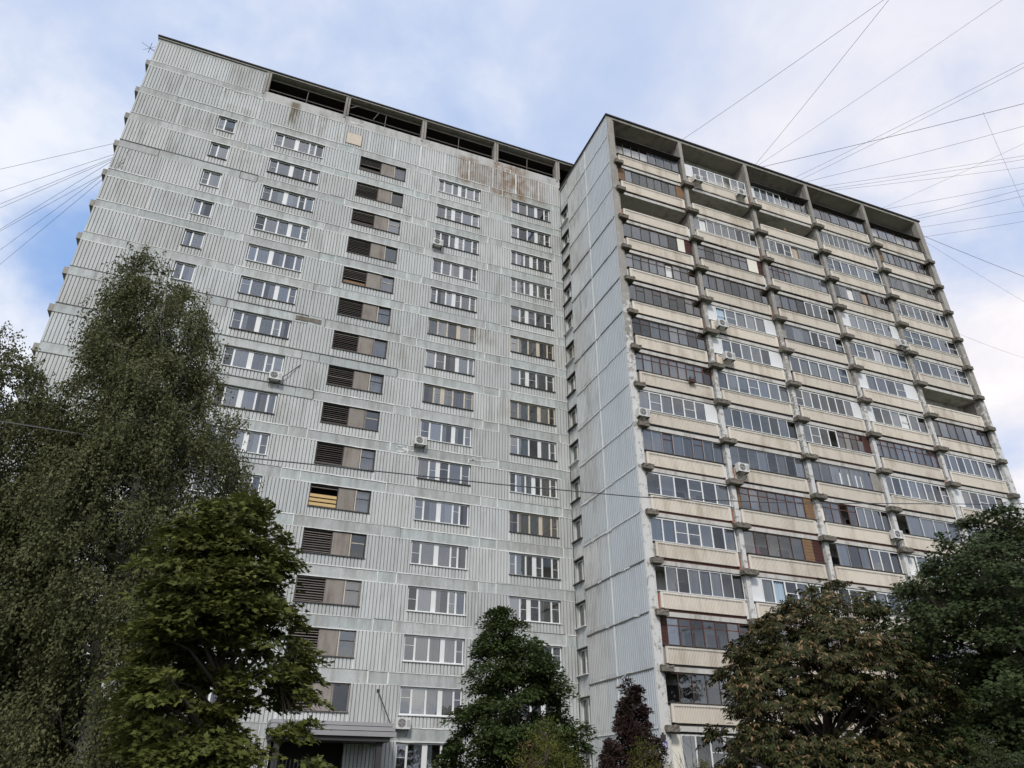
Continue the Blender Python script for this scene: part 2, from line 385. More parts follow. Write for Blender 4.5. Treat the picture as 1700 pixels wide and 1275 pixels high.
# loft opening: beam, posts, rails, dark interior
for a, c in zip([-19.4, -12.95, -6.4, .15], [-12.95, -6.4, .15, XR]): band(a, c, 48.4, 49.33, -.05, CONCL, .6)
for x in (-19.32, -12.95, -6.38, .22, 6.2):
    mb = MB(); mb.box(x - .20, x - .02, -.09, .55, 49.0, 51.5); mb.box(x + .02, x + .18, -.09, .5, 49.33, 51.5); mb.box(x - .2, x + .18, -.02, .4, 48.85, 49.0); mb.build('loft_post', CONC, B)
mb = MB(); mb.box(-19.4, XR + 3, 7, 7.2, 48.4, 51.5); mb.box(-19.45, -19.25, .4, 7, 48.4, 51.5); mb.box(XR + 3, XR + 3.2, .4, 7, 48.4, 51.5)
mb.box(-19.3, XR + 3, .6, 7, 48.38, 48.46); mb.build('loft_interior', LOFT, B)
mb = MB()
for zz in (50.05, 51.2): mb.tube([(-19.1, .3, zz), (6.2, .3, zz)], .04, 5)
for x in np.arange(-16.2, 6, 3.25): mb.tube([(x, .35, 49.3), (x + .05, .35, 51.4)], .03, 5)
mb.tube([(-12.7, .2, 50.6), (-11.9, .3, 51.4)], .04, 5); mb.tube([(-10.7, .3, 50.2), (-10.3, .3, 51.2)], .03, 5)
mb.build('loft_rail', LOUV, B)
mb = MB(); mb.box(XL - .05, XR + 3.3, -.12, 12, 51.52, 51.66); mb.build('roof', CONC, B)
mb = MB(); mb.box(-19.2, XR + 3, .62, 6.98, 51.47, 51.515); mb.build('loft_ceiling', LOFT, B)
mb = MB(); mb.box(XL - .1, XR + 3.3, -.2, 12.1, 51.66, 51.78); mb.build('roof_edge', ROOFM, B)
mb = MB(); mb.box(-12.6, -11.4, -.09, .0, 46.32, 47.5); mb.build('blank_plate', mat('rusted_cream_plate', (.66, .58, .47), .7, .12, 2, 8, dirt=(.30, .15, .06), dirt_amt=.7), B)
mb = MB(); mb.box(-12.64, -11.36, -.07, .02, 46.28, 47.54); mb.build('plate_frame', DARKF, B)
# ends of the storey slabs on the far-left side
for k in range(2, 18):
    z = T(k) + .05 if k < 17 else 48.4
    mb = MB(); mb.box(XL - .27, XL - .005, .02, 2.6, z + .06, z + .56); mb.build('slab_end', CONC, B)

# ---- window builder (x-z plane, front at y)
unit = MB(); unit.quad((0, 0, 0), (1, 0, 0), (1, 0, 1), (0, 0, 1)); UNIT = unit.mesh('pane', GLASS); UNITA = unit.mesh('pane', GLASSA)
_cur = {}
def curtain_mesh(m):
    if m.name not in _cur:
        c = MB(); n = 14
        ys = [.5 + .5 * math.sin(i * 2.4 + .7 * math.sin(i)) for i in range(n + 1)]
        for i in range(n): c.quad((i / n, ys[i], 0), ((i + 1) / n, ys[i + 1], 0), ((i + 1) / n, ys[i + 1], 1), (i / n, ys[i], 1))
        _cur[m.name] = c.mesh('curtain', m)
    return _cur[m.name]
class Fr:                                     # frame that maps local (x,y,z) to the building, for walls that face -Y or -X
    def __init__(s, ox=0, oy=0, rot=False): s.ox, s.oy, s.rot = ox, oy, rot
    def loc(s, x, y, z): return (s.ox + y, s.oy - x, z) if s.rot else (s.ox + x, s.oy + y, z)
    def rz(s): return -math.pi / 2 if s.rot else 0
F0 = Fr()
def pane(par, fr, x0, x1, z0, z1, y): link('pane', UNITA if fr is F0 and y > -1 else UNIT, par, fr.loc(x0, y, z0), fr.rz(), (x1 - x0, 1, z1 - z0))
def curtain(par, fr, x0, x1, z0, z1, y, m): link('curtain', curtain_mesh(m), par, fr.loc(x0, y, z0), fr.rz(), (x1 - x0, .07, z1 - z0))
def fbox(mb, fr, x0, x1, y0, y1, z0, z1, m=0):
    if fr.rot:
        a = fr.loc(x0, y0, z0); c = fr.loc(x1, y1, z1)
        mb.box(min(a[0], c[0]), max(a[0], c[0]), min(a[1], c[1]), max(a[1], c[1]), z0, z1, m)
    else: mb.box(fr.ox + x0, fr.ox + x1, fr.oy + y0, fr.oy + y1, z0, z1, m)
def window(x0, x1, z0, z1, y, cells, fmat, fr=F0, fw=.07, curt=None, sillmat=None, name='window', sill=True, reveal=None):
    """cells: list of (fraction, kind); kind p = pane, m = pane with a transom, W = wide solid post, o = opened dark."""
    mb = MB(); tot = sum(c[0] for c in cells); x = x0 + fw; W = x1 - x0 - 2 * fw
    fbox(mb, fr, x0, x1, y, y + .08, z0, z0 + fw); fbox(mb, fr, x0, x1, y, y + .08, z1 - fw, z1)
    fbox(mb, fr, x0, x0 + fw, y, y + .08, z0 + fw, z1 - fw); fbox(mb, fr, x1 - fw, x1, y, y + .08, z0 + fw, z1 - fw)
    items = []
    for i, (f, kd) in enumerate(cells):
        w = W * f / tot; a, c = x, x + w; x += w
        if kd == 'W': fbox(mb, fr, a, c, y + .008, y + .08, z0 + fw, z1 - fw); continue
        if i < len(cells) - 1 and cells[i + 1][1] != 'W': fbox(mb, fr, c - fw * .72, c + fw * .72, y + .004, y + .076, z0 + fw, z1 - fw)
        if kd == 'm':
            zm = z0 + (z1 - z0) * random.choice((.45, .5, .62)); fbox(mb, fr, a, c, y + .012, y + .07, zm - .013, zm + .013)
        items.append((a, c, kd))
    o = mb.build(name, fmat, B)
    for (a, c, kd) in items:
        pane(o, fr, a, c, z0 + fw * .6, z1 - fw * .6, y + .04)
        m = curt(kd) if curt else None
        if m is not None:
            zz = z0 + fw
            if m is C_BLUE and random.random() < .4: zz = z0 + (z1 - z0) * random.uniform(.3, .6)
            s = random.random()
            if m in (C_WHITE, C_GREY, C_BEIGE) and s < .3: curtain(o, fr, a, a + (c - a) * random.uniform(.3, .55), zz, z1 - fw, y + .1, m)
            elif m in (C_WHITE, C_GREY, C_BEIGE) and s < .5: curtain(o, fr, a + (c - a) * random.uniform(.4, .6), c, zz, z1 - fw, y + .1, m)
            else: curtain(o, fr, a + .01, c - .01, zz, z1 - fw, y + .1, m)
    if sill:
        ms = MB(); fbox(ms, fr, x0 - .04, x1 + .04, -.13, y + .01, z0 - .045, z0 - .002); ms.build('sill', sillmat or SILL, o)
    return o
def pick(w):
    ks = list(w); return random.choices(ks, [w[k] for k in ks])[0]
def cur_std(kd):
    if kd == 'm' and random.random() < .7: return C_DIM
    return pick({C_GREY: 3.5, C_WHITE: 5.5, C_BEIGE: 1.0, C_BLUE: 1.2, None: 1.5})
PAT = [[(.14, 'p'), (.22, 'p'), (.085, 'W'), (.21, 'p'), (.20, 'p'), (.12, 'p')],
       [(.15, 'm'), (.24, 'p'), (.085, 'W'), (.22, 'p'), (.13, 'm'), (.15, 'p')],
       [(.2, 'p'), (.13, 'm'), (.085, 'W'), (.17, 'm'), (.24, 'p'), (.15, 'm')],
       [(.19, 'p'), (.2, 'p'), (.2, 'p'), (.08, 'W'), (.2, 'p'), (.1, 'm')],
       [(.19, 'p'), (.2, 'm'), (.22, 'p'), (.08, 'W'), (.2, 'p'), (.1, 'p')],
       [(.17, 'm'), (.24, 'p'), (.2, 'p'), (.08, 'W'), (.19, 'p'), (.12, 'm')],
       [(.12, 'm'), (.2, 'p'), (.13, 'p'), (.085, 'W'), (.12, 'm'), (.2, 'p'), (.12, 'm')]]
OLD = {(4, 9), (4, 11), (3, 9), (3, 11), (4, 6)}
for k in range(1, 17):
    t = T(k)
    for i, (a, c) in enumerate(WIN):
        z0, z1 = t - 1.42, t + .05
        sm = WHITE if (random.random() < .35 if k > 8 else random.random() < .75) else SILL
        if i == 0:
            window(a + .02, c - .02, z0, z1 - .03, .1, random.choice([[(.4, 'p'), (.6, 'p')], [(.38, 'm'), (.62, 'p')]]), WHITE, curt=cur_std, sillmat=sm)
        elif i == 2:
            if k == 1: continue
            # stair / loggia opening: louvre, board, window
            L = c - a; xa, xb = a + L * .46, a + L * .75
            mb = MB()
            for x in (a, xa - .05, xb - .04, c - .07): mb.box(x + .005, x + .065, .06, .16, z0, z1 - .03)
            mb.box(a + .01, c - .01, .07, .15, z0, z0 + .06); mb.box(a + .01, c - .01, .07, .15, z1 - .09, z1 - .035)
            o = mb.build('louvre_window', DARKF if k > 4 else LOUV, B)
            mb = MB(); mb.box(xa + .02, xb - .05, .05, .09, z0 + .03, z1 - .06); mb.build('fibreboard', FIBRE, o)
            pane(o, F0, xb + .03, c - .07, z0 + .06, z1 - .09, .11)
            if random.random() < .75:
                mm = MB(); mm.box(xb + .03, c - .07, .08, .14, z0 + .85, z0 + .9); mm.build('muntin', random.choice((OLDW, DARKF)), o)
            mm = MB(); mm.box(xb - .02, xb + .04, .04, .1, z0 + .03, z1 - .05); mm.build('jamb', random.choice((OLDW, OLDW, FIBRE)), o)
            if random.random() < .6: curtain(o, F0, xb + .03, c - .07, z0 + .05, z1 - .1, .3, pick({C_GREY: 2, C_WHITE: .6}))
            n = 9; miss = {16: (0, 4), 14: (0, 3), 12: (0, 3), 6: (0, 8)}.get(k, (0, 0))
            for j in range(n):
                zz = z0 + .10 + j * (1.47 - .2) / n
                if miss[0] <= j < miss[1]: continue
                s = MB(); dz = random.uniform(-.02, .02)
                x_0, x_1 = a + .06, xa - .05
                s.v += [(x_0, .05, zz), (x_1, .05, zz + dz), (x_1, .05, zz + .034 + dz), (x_0, .05, zz + .034), (x_0, .075, zz + .006), (x_1, .075, zz + .006 + dz), (x_1, .075, zz + .04 + dz), (x_0, .075, zz + .04)]
                for f in ((0, 1, 2, 3), (7, 6, 5, 4), (0, 4, 5, 1), (3, 2, 6, 7), (0, 3, 7, 4), (1, 5, 6, 2)): s.f.append(f); s.m.append(0)
                s.build('slat', LOUV if k < 7 or random.random() < .15 else LOUVD, o)
            if k == 6:
                for j in range(3):
                    s = MB(); zz = z0 + .08 + j * .27; s.box(a + .04, xa - .06, .03, .07, zz, zz + .19); s.build('plank', YELLOW, o)
            if k == 12:
                s = MB(); s.box(a + .1, xa - .08, .03, .07, z0 + .08, z0 + .3); s.build('plank', ORANGE, o)
            if k in (14, 16):
                s = MB(); s.box(a + .06, xa - .08, .07, .12, z0 + .06, z0 + .36); s.build('plank', LOUVD, o)
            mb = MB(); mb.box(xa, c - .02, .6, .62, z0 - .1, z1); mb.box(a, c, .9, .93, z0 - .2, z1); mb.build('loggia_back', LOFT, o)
            ms = MB(); ms.box(a - .03, c + .03, -.12, .06, z0 - .045, z0 - .002); ms.build('sill', SILL, o)
        else:
            fm = OLDW if (i, k) in OLD else WHITE
            pat = random.choice(PAT) if i != 1 else random.choice(PAT[:2] + [PAT[5]])
            if i == 4: pat = random.choice([PAT[6], PAT[6], PAT[2], PAT[5]])
            cu = cur_std
            if i == 3 and k == 3: cu = lambda kd: None if kd == 'm' else C_CREAM; pat = PAT[5]  # pale sheets paint the bright cloud mirrored in these panes
            if i == 3 and k == 2: cu = lambda kd: None if kd == 'm' else C_CREAM; pat = PAT[5]  # same painted bright reflection, one storey lower
            if (i, k) in OLD: cu = lambda kd: pick({C_BEIGE: 3, C_GREY: 1.5, None: 1})
            window(a + .02, c - .02, z0, z1 - .03, .1, pat, fm, fw=.078, curt=cu, sillmat=SILL if (i, k) in OLD else sm)
        if k > 1 and random.random() < .6:
            seal(seal_l, (a, t + .05), (c, t + .05), .012, -.05)

# ---- return wall (faces -X)
FR = Fr(XR, 0, True)
seal_r = MB(); seal_rd = MB()
mb = MB(); mb.box(XR + .27, XR + .5, YF + .3, 0, -.75, 47.9); mb.build('return_core_wall', INNER, B)
for k in range(1, 18):
    zb = ZK(k); zt = min(zb + ST, 47.9); h = zt - zb
    if k <= 16:
        wz0, wz1 = 2.8 * (k - 1) + 1.65, 2.8 * (k - 1) + 3.16
        for (za, zc) in ((zb - .02, wz0 - .02), (wz1, zt - .02)):
            if zc - za > .1: link('wall_panel', ribbed(1.5, zc - za, .205, .095, .085, RETURN), B, FR.loc(.03, .04, za), FR.rz())
        mb = MB(); fbox(mb, FR, .03, .1, .04, .3, wz0 - .02, wz1); fbox(mb, FR, 1.4, 1.53, .04, .3, wz0 - .02, wz1); mb.build('window_jamb', BAND, B)
        window(.1, 1.4, wz0, wz1, .2, random.choice([[(.62, 'p'), (.38, 'p')], [(.55, 'p'), (.45, 'm')]]), WHITE if k not in (11, 14) else OLDW, FR, .08, cur_std, sillmat=SILL if random.random() < .6 else WHITE)
        mb = MB(); fbox(mb, FR, .06, 1.46, -.05, .25, wz1, wz1 + .05); mb.build('drip_edge', SILL, B)
    else:
        link('wall_panel', ribbed(1.5, h, .205, .095, .085, RETURN), B, FR.loc(.03, .04, zb), FR.rz())
    link('wall_panel', ribbed(3.44, h - .03, .205, .095, .09, RETURN), B, FR.loc(1.55, -.02, zb + .02), FR.rz())
    link('wall_panel', ribbed(3.84, h - .03, .205, .095, .09, RETURN), B, FR.loc(5.01, -.03, zb + .02), FR.rz())
    dk = k in (3, 4, 5, 11, 12, 13, 14)
    seal(seal_rd if dk else seal_r, (-1.55, zb), (-8.85, zb), random.uniform(.014, .04), XR - .06, 'y')
    for _ in range(3):
        yy = random.uniform(-8.6, -1.8); seal(seal_r, (yy, zb + random.uniform(-.1, .1)), (yy - random.uniform(.2, .7), zb + random.uniform(-.06, .06)), random.uniform(.02, .05), XR - .065, 'y')
    seal(seal_r, (-5.0, zb + .05), (-5.0, zt - .05), random.uniform(.02, .045), XR - .06, 'y')
for (x0, x1, z, w) in ((-13.9, -12.2, T(10) + .42, .2),):
    q = MB(); seal(q, (x0, z), (x1, z), w, -.06); q.build('spalled_patch', CORB, B)
for (x0, x1, z, w) in ((-6.3, -5.0, T(8) - 2.45, .13), (-1.5, .6, T(8) - 2.4, .11), (-20, -19, T(17) + .3, .1), (-12.6, -11.8, 48.7, .1), (-6.6, -5.6, 48.6, .12), (.3, 1.6, 48.7, .1), (-22.6, -20.5, T(17) + .25, .06)):
    for _ in range(9):
        xx = random.uniform(x0, x1); zz = z + random.gauss(0, w * .8); ln = random.uniform(.15, .5)
        if random.random() < .7: seal(seal_l, (xx, zz), (xx + ln, zz), random.uniform(.012, w * .4), -.06)
        else: seal(seal_l, (xx, zz), (xx, zz - ln), random.uniform(.01, .03), -.06)
seal_l.build('joint_sealant', SEAL, B, kind='stuff'); seal_d.build('joint_mastic', SEALD, B, kind='stuff')
seal_r.build('joint_sealant', SEAL, B, kind='stuff'); seal_rd.build('joint_mastic', SEALD, B, kind='stuff')
mb = MB(); mb.box(XR - .1, XE + .1, YF - .12, 8, 48.08, 48.22); mb.build('roof_edge', ROOFM, B)
mb = MB(); mb.box(XR - .02, XE + .02, YF - .02, 8, 47.84, 48.08); mb.build('roof', CONC, B)

# ---- balcony front
PX = [6.57, 13.15, 19.65, 26.12, 32.62, 39.2]
KX = [6.95, 13.23, 19.75, 26.2, 32.7, 38.95]
for i, x in enumerate(PX):
    w = .23 if i in (0, 5) else .155
    for k in range(1, 18):
        za, zb = ZK(k), min(ZK(k) + ST, 47.84)
        if k == 1: za = -.75
        mb = MB(); j = random.uniform(-.015, .015)
        if i == 0: mb.box(6.345, 6.8, -8.93 + j, -8.4, za, zb); mb.box(6.8, 6.98, -8.80 + j, -8.5, za, zb)
        elif i == 5: mb.box(x - w, XE - .02, -8.92 + j, -8.4, za, zb)
        else: mb.box(x - w, x + w, -8.86 + j, -8.55, za, zb - .003)
        mb.build('pillar', PEEL if k < 16 else CONC, B)
    mb = MB()
    if 0 < i < 5: mb.box(x - .09, x + .09, -8.54, -7.36, -.75, 47.84)
    elif i == 0: mb.box(6.62, 6.74, -8.39, -7.36, -.75, 47.84)
    else: mb.box(39.1, 39.3, -8.39, -7.36, -.75, 47.84)
    mb.build('dividing_wall', CONC, B)
def corbel_mesh(w):
    mb = MB(); nx, ny, nz = int(w / .11), 4, 4; idx = {}
    ph = random.uniform(0, 50)
    def vert(i, j, k):
        if (i, j, k) not in idx:
            x = -w / 2 + w * i / nx; y = -.23 + .46 * j / ny; z = -.17 + .30 * k / nz
            if z < -.1: x *= .97
            q = Vector((x * 9 + ph, y * 9, z * 9)); e = .075 if k >= 2 else .025
            idx[(i, j, k)] = len(mb.v); mb.v.append((x + mnoise.noise(q) * e, y + mnoise.noise(q + Vector((9, 0, 0))) * e, z + mnoise.noise(q + Vector((0, 9, 0))) * e))
        return idx[(i, j, k)]
    for i in range(nx):
        for j in range(ny):
            for k in (0, nz):
                q = [vert(i, j, k), vert(i + 1, j, k), vert(i + 1, j + 1, k), vert(i, j + 1, k)]; mb.f.append(tuple(q if k else q[::-1])); mb.m.append(0)
    for i in range(nx):
        for k in range(nz):
            for j in (0, ny):
                q = [vert(i, j, k), vert(i + 1, j, k), vert(i + 1, j, k + 1), vert(i, j, k + 1)]; mb.f.append(tuple(q if j == 0 else q[::-1])); mb.m.append(0)
    for j in range(ny):
        for k in range(nz):
            for i in (0, nx):
                q = [vert(i, j, k), vert(i, j + 1, k), vert(i, j + 1, k + 1), vert(i, j, k + 1)]; mb.f.append(tuple(q[::-1] if i == 0 else q)); mb.m.append(0)
    return mb.mesh('corbel', CORB)
CM = {w: [corbel_mesh(w) for _ in range(3)] for w in (.72, 1.0)}
for k in range(2, 17):
    for i, x in enumerate(KX):
        w = .72 if i in (0, 5) else 1.0
        link('corbel', random.choice(CM[w]), B, (x + random.uniform(-.03, .03), -8.97, ZK(k)), random.choice((0, math.pi)))
_par = {}
def parapet_mesh(w, h):
    key = round(w, 1)
    if key in _par: return _par[key]
    mb = MB(); e = .17; top = .115
    n = int((w - 2 * e) / .095); p = (w - 2 * e) / n
    # flat margin left, right, top; corrugated field set 45 mm back at the troughs, open below
    mb.box(0, e, 0, .11, 0, h); mb.box(w - e, w, 0, .11, 0, h); mb.box(e, w - e, -.004, .11, h - top, h)
    prof = []
    for i in range(n):
        x = e + i * p; prof += [(x, .065), (x + p * .34, .065), (x + p * .46, .012), (x + p * .88, .012)]
    prof.append((w - e, .065)); q = len(mb.v); kk = len(prof)
    zc = h - top - .065
    mb.v += [(x, y, -.02) for x, y in prof] + [(x, y, zc) for x, y in prof]
    for i in range(n):
        x = e + i * p; mb.quad((x + p * .44, .012, zc), (x + p * .9, .012, zc), (x + p * .9, .012, h - top), (x + p * .44, .012, h - top)); mb.quad((x - p * .1, .10, zc), (x + p * .44, .10, zc), (x + p * .44, .10, h - top), (x - p * .1, .10, h - top), 1)  # dark quads behind the notches paint the shade of the rib ends
    for i in range(kk - 1): mb.f.append((q + i, q + i + 1, q + kk + i + 1, q + kk + i)); mb.m.append(0)
    _par[key] = mb.mesh('parapet', [CREAM, STEEL]); return _par[key]

SPEC = {16: ["d1:8", "P1 u7:7", "P.5 u4:4 d4:4", "n1:6", "n1:6"], 15: ["W1 d7:7 W1", "O", "O", "a1:11", "W.7 n6:8"],
 14: ["O", "a1:9", "u4:4 g4:4", "u1:7", "g1:9"], 13: ["n6:6 C.8 D.8", "b5:6 C1 D.5", "r3:4 g5:5", "g4:4 n2:2 g2:3", "u1:8"],
 12: ["b1:9", "n1:9", "n4:4 u4:4", "P1 u5:5 P.8", "u1:6"], 11: ["t1:9", "P.9 u5:5 P1", "K.6 g3:3 u4:4", "u1:7", "u1:6"],
 10: ["b1:8", "P1 u5:5 P1.2", "K.3 u6:6 K.4", "P1 u4:4 P1.2", "O"], 9: ["r1:9", "u1:7", "u7:7 P1", "P.8 u6:6", "n1:7"],
 8: ["u6:6 P1", "a1:8", "u4:4 r3:4 D.7", "r1:9", "u1:8"], 7: ["g2:2 r1:1 g2:2 r1:1 g2:2", "g1:8", "g6:6 K.8", "u1:8", "P1 u5:5 P1"],
 6: ["u1:6", "W.5 r7:7 W1", "C.5 r4:4 a4:4", "g2:2 a3:3", "u1:6"], 5: ["u1:7", "n5:5 W.8 D.8", "g2:2 n2:2 u3:3", "u1:6", "n1:7"],
 4: ["a1:8", "P1 u6:6", "u1:6", "r1:8", "u1:7"], 3: ["D.6 r7:7", "r1:8", "u1:7", "g1:8", "u1:6"], 2: ["n1:7", "u1:7", "b1:8", "u1:6", "g1:8"]}
STY = {'u': (WHITE, .082, 0), 'a': (WHITE, .045, 0), 'g': (GREYF, .03, 0), 'b': (BROWN, .045, 1), 'r': (REDW, .045, 1), 'n': (BROWN, .045, 0), 'd': (DARKF, .045, 0), 't': (BROWN, .045, 2)}
FILL = {'P': WPAN, 'W': ORANGE, 'D': DARKRED, 'C': C_CREAM, 'K': CONC}
CURB = {'u': {None: 5, C_DIM: 2, C_GREY: 1.5, C_WHITE: 1, C_BLUE: 1.2}, 'a': {None: 4, C_GREY: 2, C_WHITE: 2, C_GREEN: .6}, 'g': {None: 4, C_GREY: 2, C_BEIGE: 1.2, C_WHITE: 1},
        'b': {None: 5, C_GREY: 1.5, C_WHITE: 1.2, C_DIM: 1}, 'r': {None: 4, C_WHITE: 2, C_GREY: 1.5}, 'n': {None: 4, C_GREY: 2, C_BEIGE: 1}, 'd': {None: 2, C_GREY: 3}, 't': {None: 6, C_GREY: 1}}
def glaze(par, x0, x1, z0, z1, y, spec, force=None):
    segs = []
    for s in spec.split():
        st = s[0]; r = s[1:].split(':'); segs.append((st, float(r[0]), int(r[1]) if len(r) > 1 else 1))
    tot = sum(s[1] for s in segs); x = x0
    for st, wt, n in segs:
        w = (x1 - x0) * wt / tot; a, c = x + .004, x + w - .004; x += w
        if st in FILL:
            mb = MB()
            if st in 'WD':
                h = (z1 - z0) / 7
                for j in range(7): mb.box(a, c, y + random.uniform(0, .012), y + .05, z0 + j * h + .006, z0 + (j + 1) * h - .006)
            else: mb.box(a, c, y + .01, y + .06, z0 + .005, z1 - .005)
            mb.build('infill_panel', FILL[st], par); continue
        fm, fw, tr = STY[st]; mb = MB(); pw = (c - a) / n
        mb.box(a, c, y, y + .06, z0, z0 + fw); mb.box(a, c, y, y + .06, z1 - fw, z1)
        for j in range(n + 1):
            xx = a + j * pw; q = fw * .5 if 0 < j < n else fw
            l, r = (xx, xx + fw) if j == 0 else ((xx - fw, xx) if j == n else (xx - fw * .55, xx + fw * .55))
            mb.box(l, r, y + .003, y + .057, z0 + fw, z1 - fw)
        zt = z0 + (z1 - z0) * .72
        opened = random.randrange(n) if random.random() < .25 else -1
        pan = []
        for j in range(n):
            pa, pc = a + j * pw + fw * .4, a + (j + 1) * pw - fw * .4
            if tr == 1 or (tr == 2 and j % 2): mb.box(pa, pc, y + .008, y + .05, zt - fw * .5, zt + fw * .5)
            elif st == 'u' and random.random() < .3: mb.box(pa, pc, y + .01, y + .05, z0 + (z1 - z0) * .5 - .02, z0 + (z1 - z0) * .5 + .02)
            pan.append((pa, pc, j))
        o = mb.build('glazing_frame', fm, par)
        cw = force or CURB[st]; run = pick(cw)
        for pa, pc, j in pan:
            if j != opened: pane(par, F0, pa, pc, z0 + fw * .5, z1 - fw * .5, y + .03)
            if random.random() < .5: run = pick(cw)
            if run is not None: curtain(par, F0, pa, pc, z0 + fw + (random.choice((0, 0, .4)) if run is C_BLUE else 0), z1 - fw, y + .09, run)
for k in range(2, 17):
    z = ZK(k)
    for j in range(5):
        a = PX[j] + (.42 if j == 0 else .2); c = PX[j + 1] - (.24 if j == 4 else .2)
        mb = MB(); mb.box(a, c, -8.70, -7.36, z - .10, z + .15)
        bal = mb.build('balcony', BEAM, B)
        mb = MB(); mb.box(a + .1, c - .1, -8.66, -8.60, z + .155, z + .32)
        mb.build('parapet_footing', random.choice((STEEL, STEEL, DARKF, BROWN)) if not (k in (5, 6) or random.random() < .1) else REDW, bal)
        w = c - a - .36
        link('parapet', parapet_mesh(w, .88), bal, (a + .18 + random.uniform(-.03, .03), -8.80 + random.uniform(-.02, .03), z + .31 + random.uniform(-.03, .025)))
        for (xa, xc) in ((a + .005, a + .16), (c - .16, c - .005)):
            if random.random() < .8:
                mb = MB(); n = 5 if random.random() < .55 else 1; h = .95 / n
                for q in range(n): mb.box(xa + random.uniform(0, .015), xc, -8.68 - random.uniform(0, .03), -8.5, z + .155 + q * h, z + .15 + (q + 1) * h - .012 * (n > 1))
                mb.build('side_infill', random.choice((BRICK, BRICK, PEEL, CONC, BEAM)) if n > 1 else random.choice((CONC, PEEL, WPAN)), bal)
        # the flat's own window and door behind the glazing
        m1 = (a + c) / 2 + random.uniform(-1, 1)
        mb = MB()
        for (xa, xc, za) in ((m1 - 1.5, m1 - .3, .95), (m1 - .28, m1 + .55, .2), (m1 + 1.2, m1 + 2.2, .95)):
            if xc > c - .2: continue
            mb.box(xa, xa + .07, -7.42, -7.33, z + za, z + 2.3); mb.box(xc - .07, xc, -7.42, -7.33, z + za, z + 2.3)
            mb.box(xa + .07, xc - .07, -7.42, -7.33, z + 2.23, z + 2.3); mb.box(xa + .07, xc - .07, -7.42, -7.33, z + za, z + za + .07)
            mb.box(xa + .07, xc - .07, -7.37, -7.33, z + za + .07, z + 2.23, 1)
        mb.build('balcony_door', [WHITE if random.random() < .6 else OLDW, STEEL], bal)
        if SPEC[k][j] != 'O':
            force = None
            if (k, j) in ((8, 3), (9, 0)): force = {C_WHITE: 3, C_GREY: 1, None: .6}
            if (k, j) == (14, 3): force = {C_BLUE: 1}
            glaze(bal, a + .01, c - .01, z + 1.21, z + 2.67 + (.12 if k == 16 else 0), -8.64, SPEC[k][j], force)
            mb = MB(); mb.box(a + .05, c - .05, -8.84, -8.66, z + 1.195, z + 1.235); mb.build('sill', WHITE if SPEC[k][j][0] in 'uPa' else SILL, bal)
            if k == 16 and j in (0, 2, 3, 4):
                mb = MB(); mb.box(a, c, -9.0 + .1 * (j > 2), -8.2, z + 2.83, z + 2.87); mb.build('awning_sheet', STEEL, bal)
        else:
            mb = MB(); mb.box(a + .12, c - .12, -8.80, -8.70, z + 1.192, z + 1.22); mb.build('handrail', SILL, bal)
            if (k, j) == (15, 2):
                mb = MB(); mb.box(22.9, 23.15, -8.4, -8.35, z + .3, z + 2.0); mb.build('plank', ORANGE, bal)
# ground storey of the balcony block
mb = MB(); mb.box(6.99, 39.0, -8.55, -7.36, -.75, ZK(1) + .9); mb.build('ground_wall', PEEL, B)
for j in range(5):
    a = PX[j] + (.42 if j == 0 else .2); c = PX[j + 1] - .2
    mb = MB(); mb.box(a, c, -8.62, -8.5, ZK(1) + .9, ZK(1) + 1.0); g = mb.build('ground_window', OLDW, B)
    glaze(g, a, c, ZK(1) + 1.0, ZK(1) + 2.6, -8.56, "u1:7" if j else "C.8 u3:3 u3:2", {None: 1})

# ---- entrance: canopy, post, tie rod, dark porch
mb = MB()
for q, (y0, za, zb) in enumerate(((-2.75, 3.40, 3.62), (-2.5, 3.62, 3.86), (-2.2, 3.86, 4.08))): mb.box(-11.6, -5.42 - .02 * q, y0, -.06, za + .05 * (q > 0), zb)
can = mb.build('entrance_canopy', mat('canopy_fascia', (.34, .335, .34), .7, .12, 1, 10, .2), B)
mb = MB(); mb.box(-11.5, -5.7, -2.6, -.06, 3.18, 3.396); mb.box(-11.5, -5.5, -2.4, -.07, 3.622, 3.668); mb.box(-11.5, -5.5, -2.1, -.07, 3.862, 3.908); mb.build('canopy_soffit', STEEL, can)
mb = MB(); mb.box(-6.3, -6.0, -2.35, -2.1, -.75, 3.18); mb.box(-11.3, -11.05, -2.35, -2.1, -.75, 3.18); mb.build('canopy_post', STEEL, can)
mb = MB(); mb.tube([(-6.0, -.05, 5.84), (-5.62, -2.0, 4.09)], .035, 6); mb.box(-6.08, -5.92, -.1, -.03, 5.76, 5.92); mb.build('tie_rod', STEEL, can)
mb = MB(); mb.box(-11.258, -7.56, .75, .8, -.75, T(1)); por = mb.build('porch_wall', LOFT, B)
mb = MB(); mb.box(-9.2, -8.0, .62, .74, -.7, 1.5); mb.build('entrance_door', STEEL, por); mb = MB(); mb.box(-8.15, -8.1, .58, .62, .2, .7); mb.build('door_handle', GREYF, por)

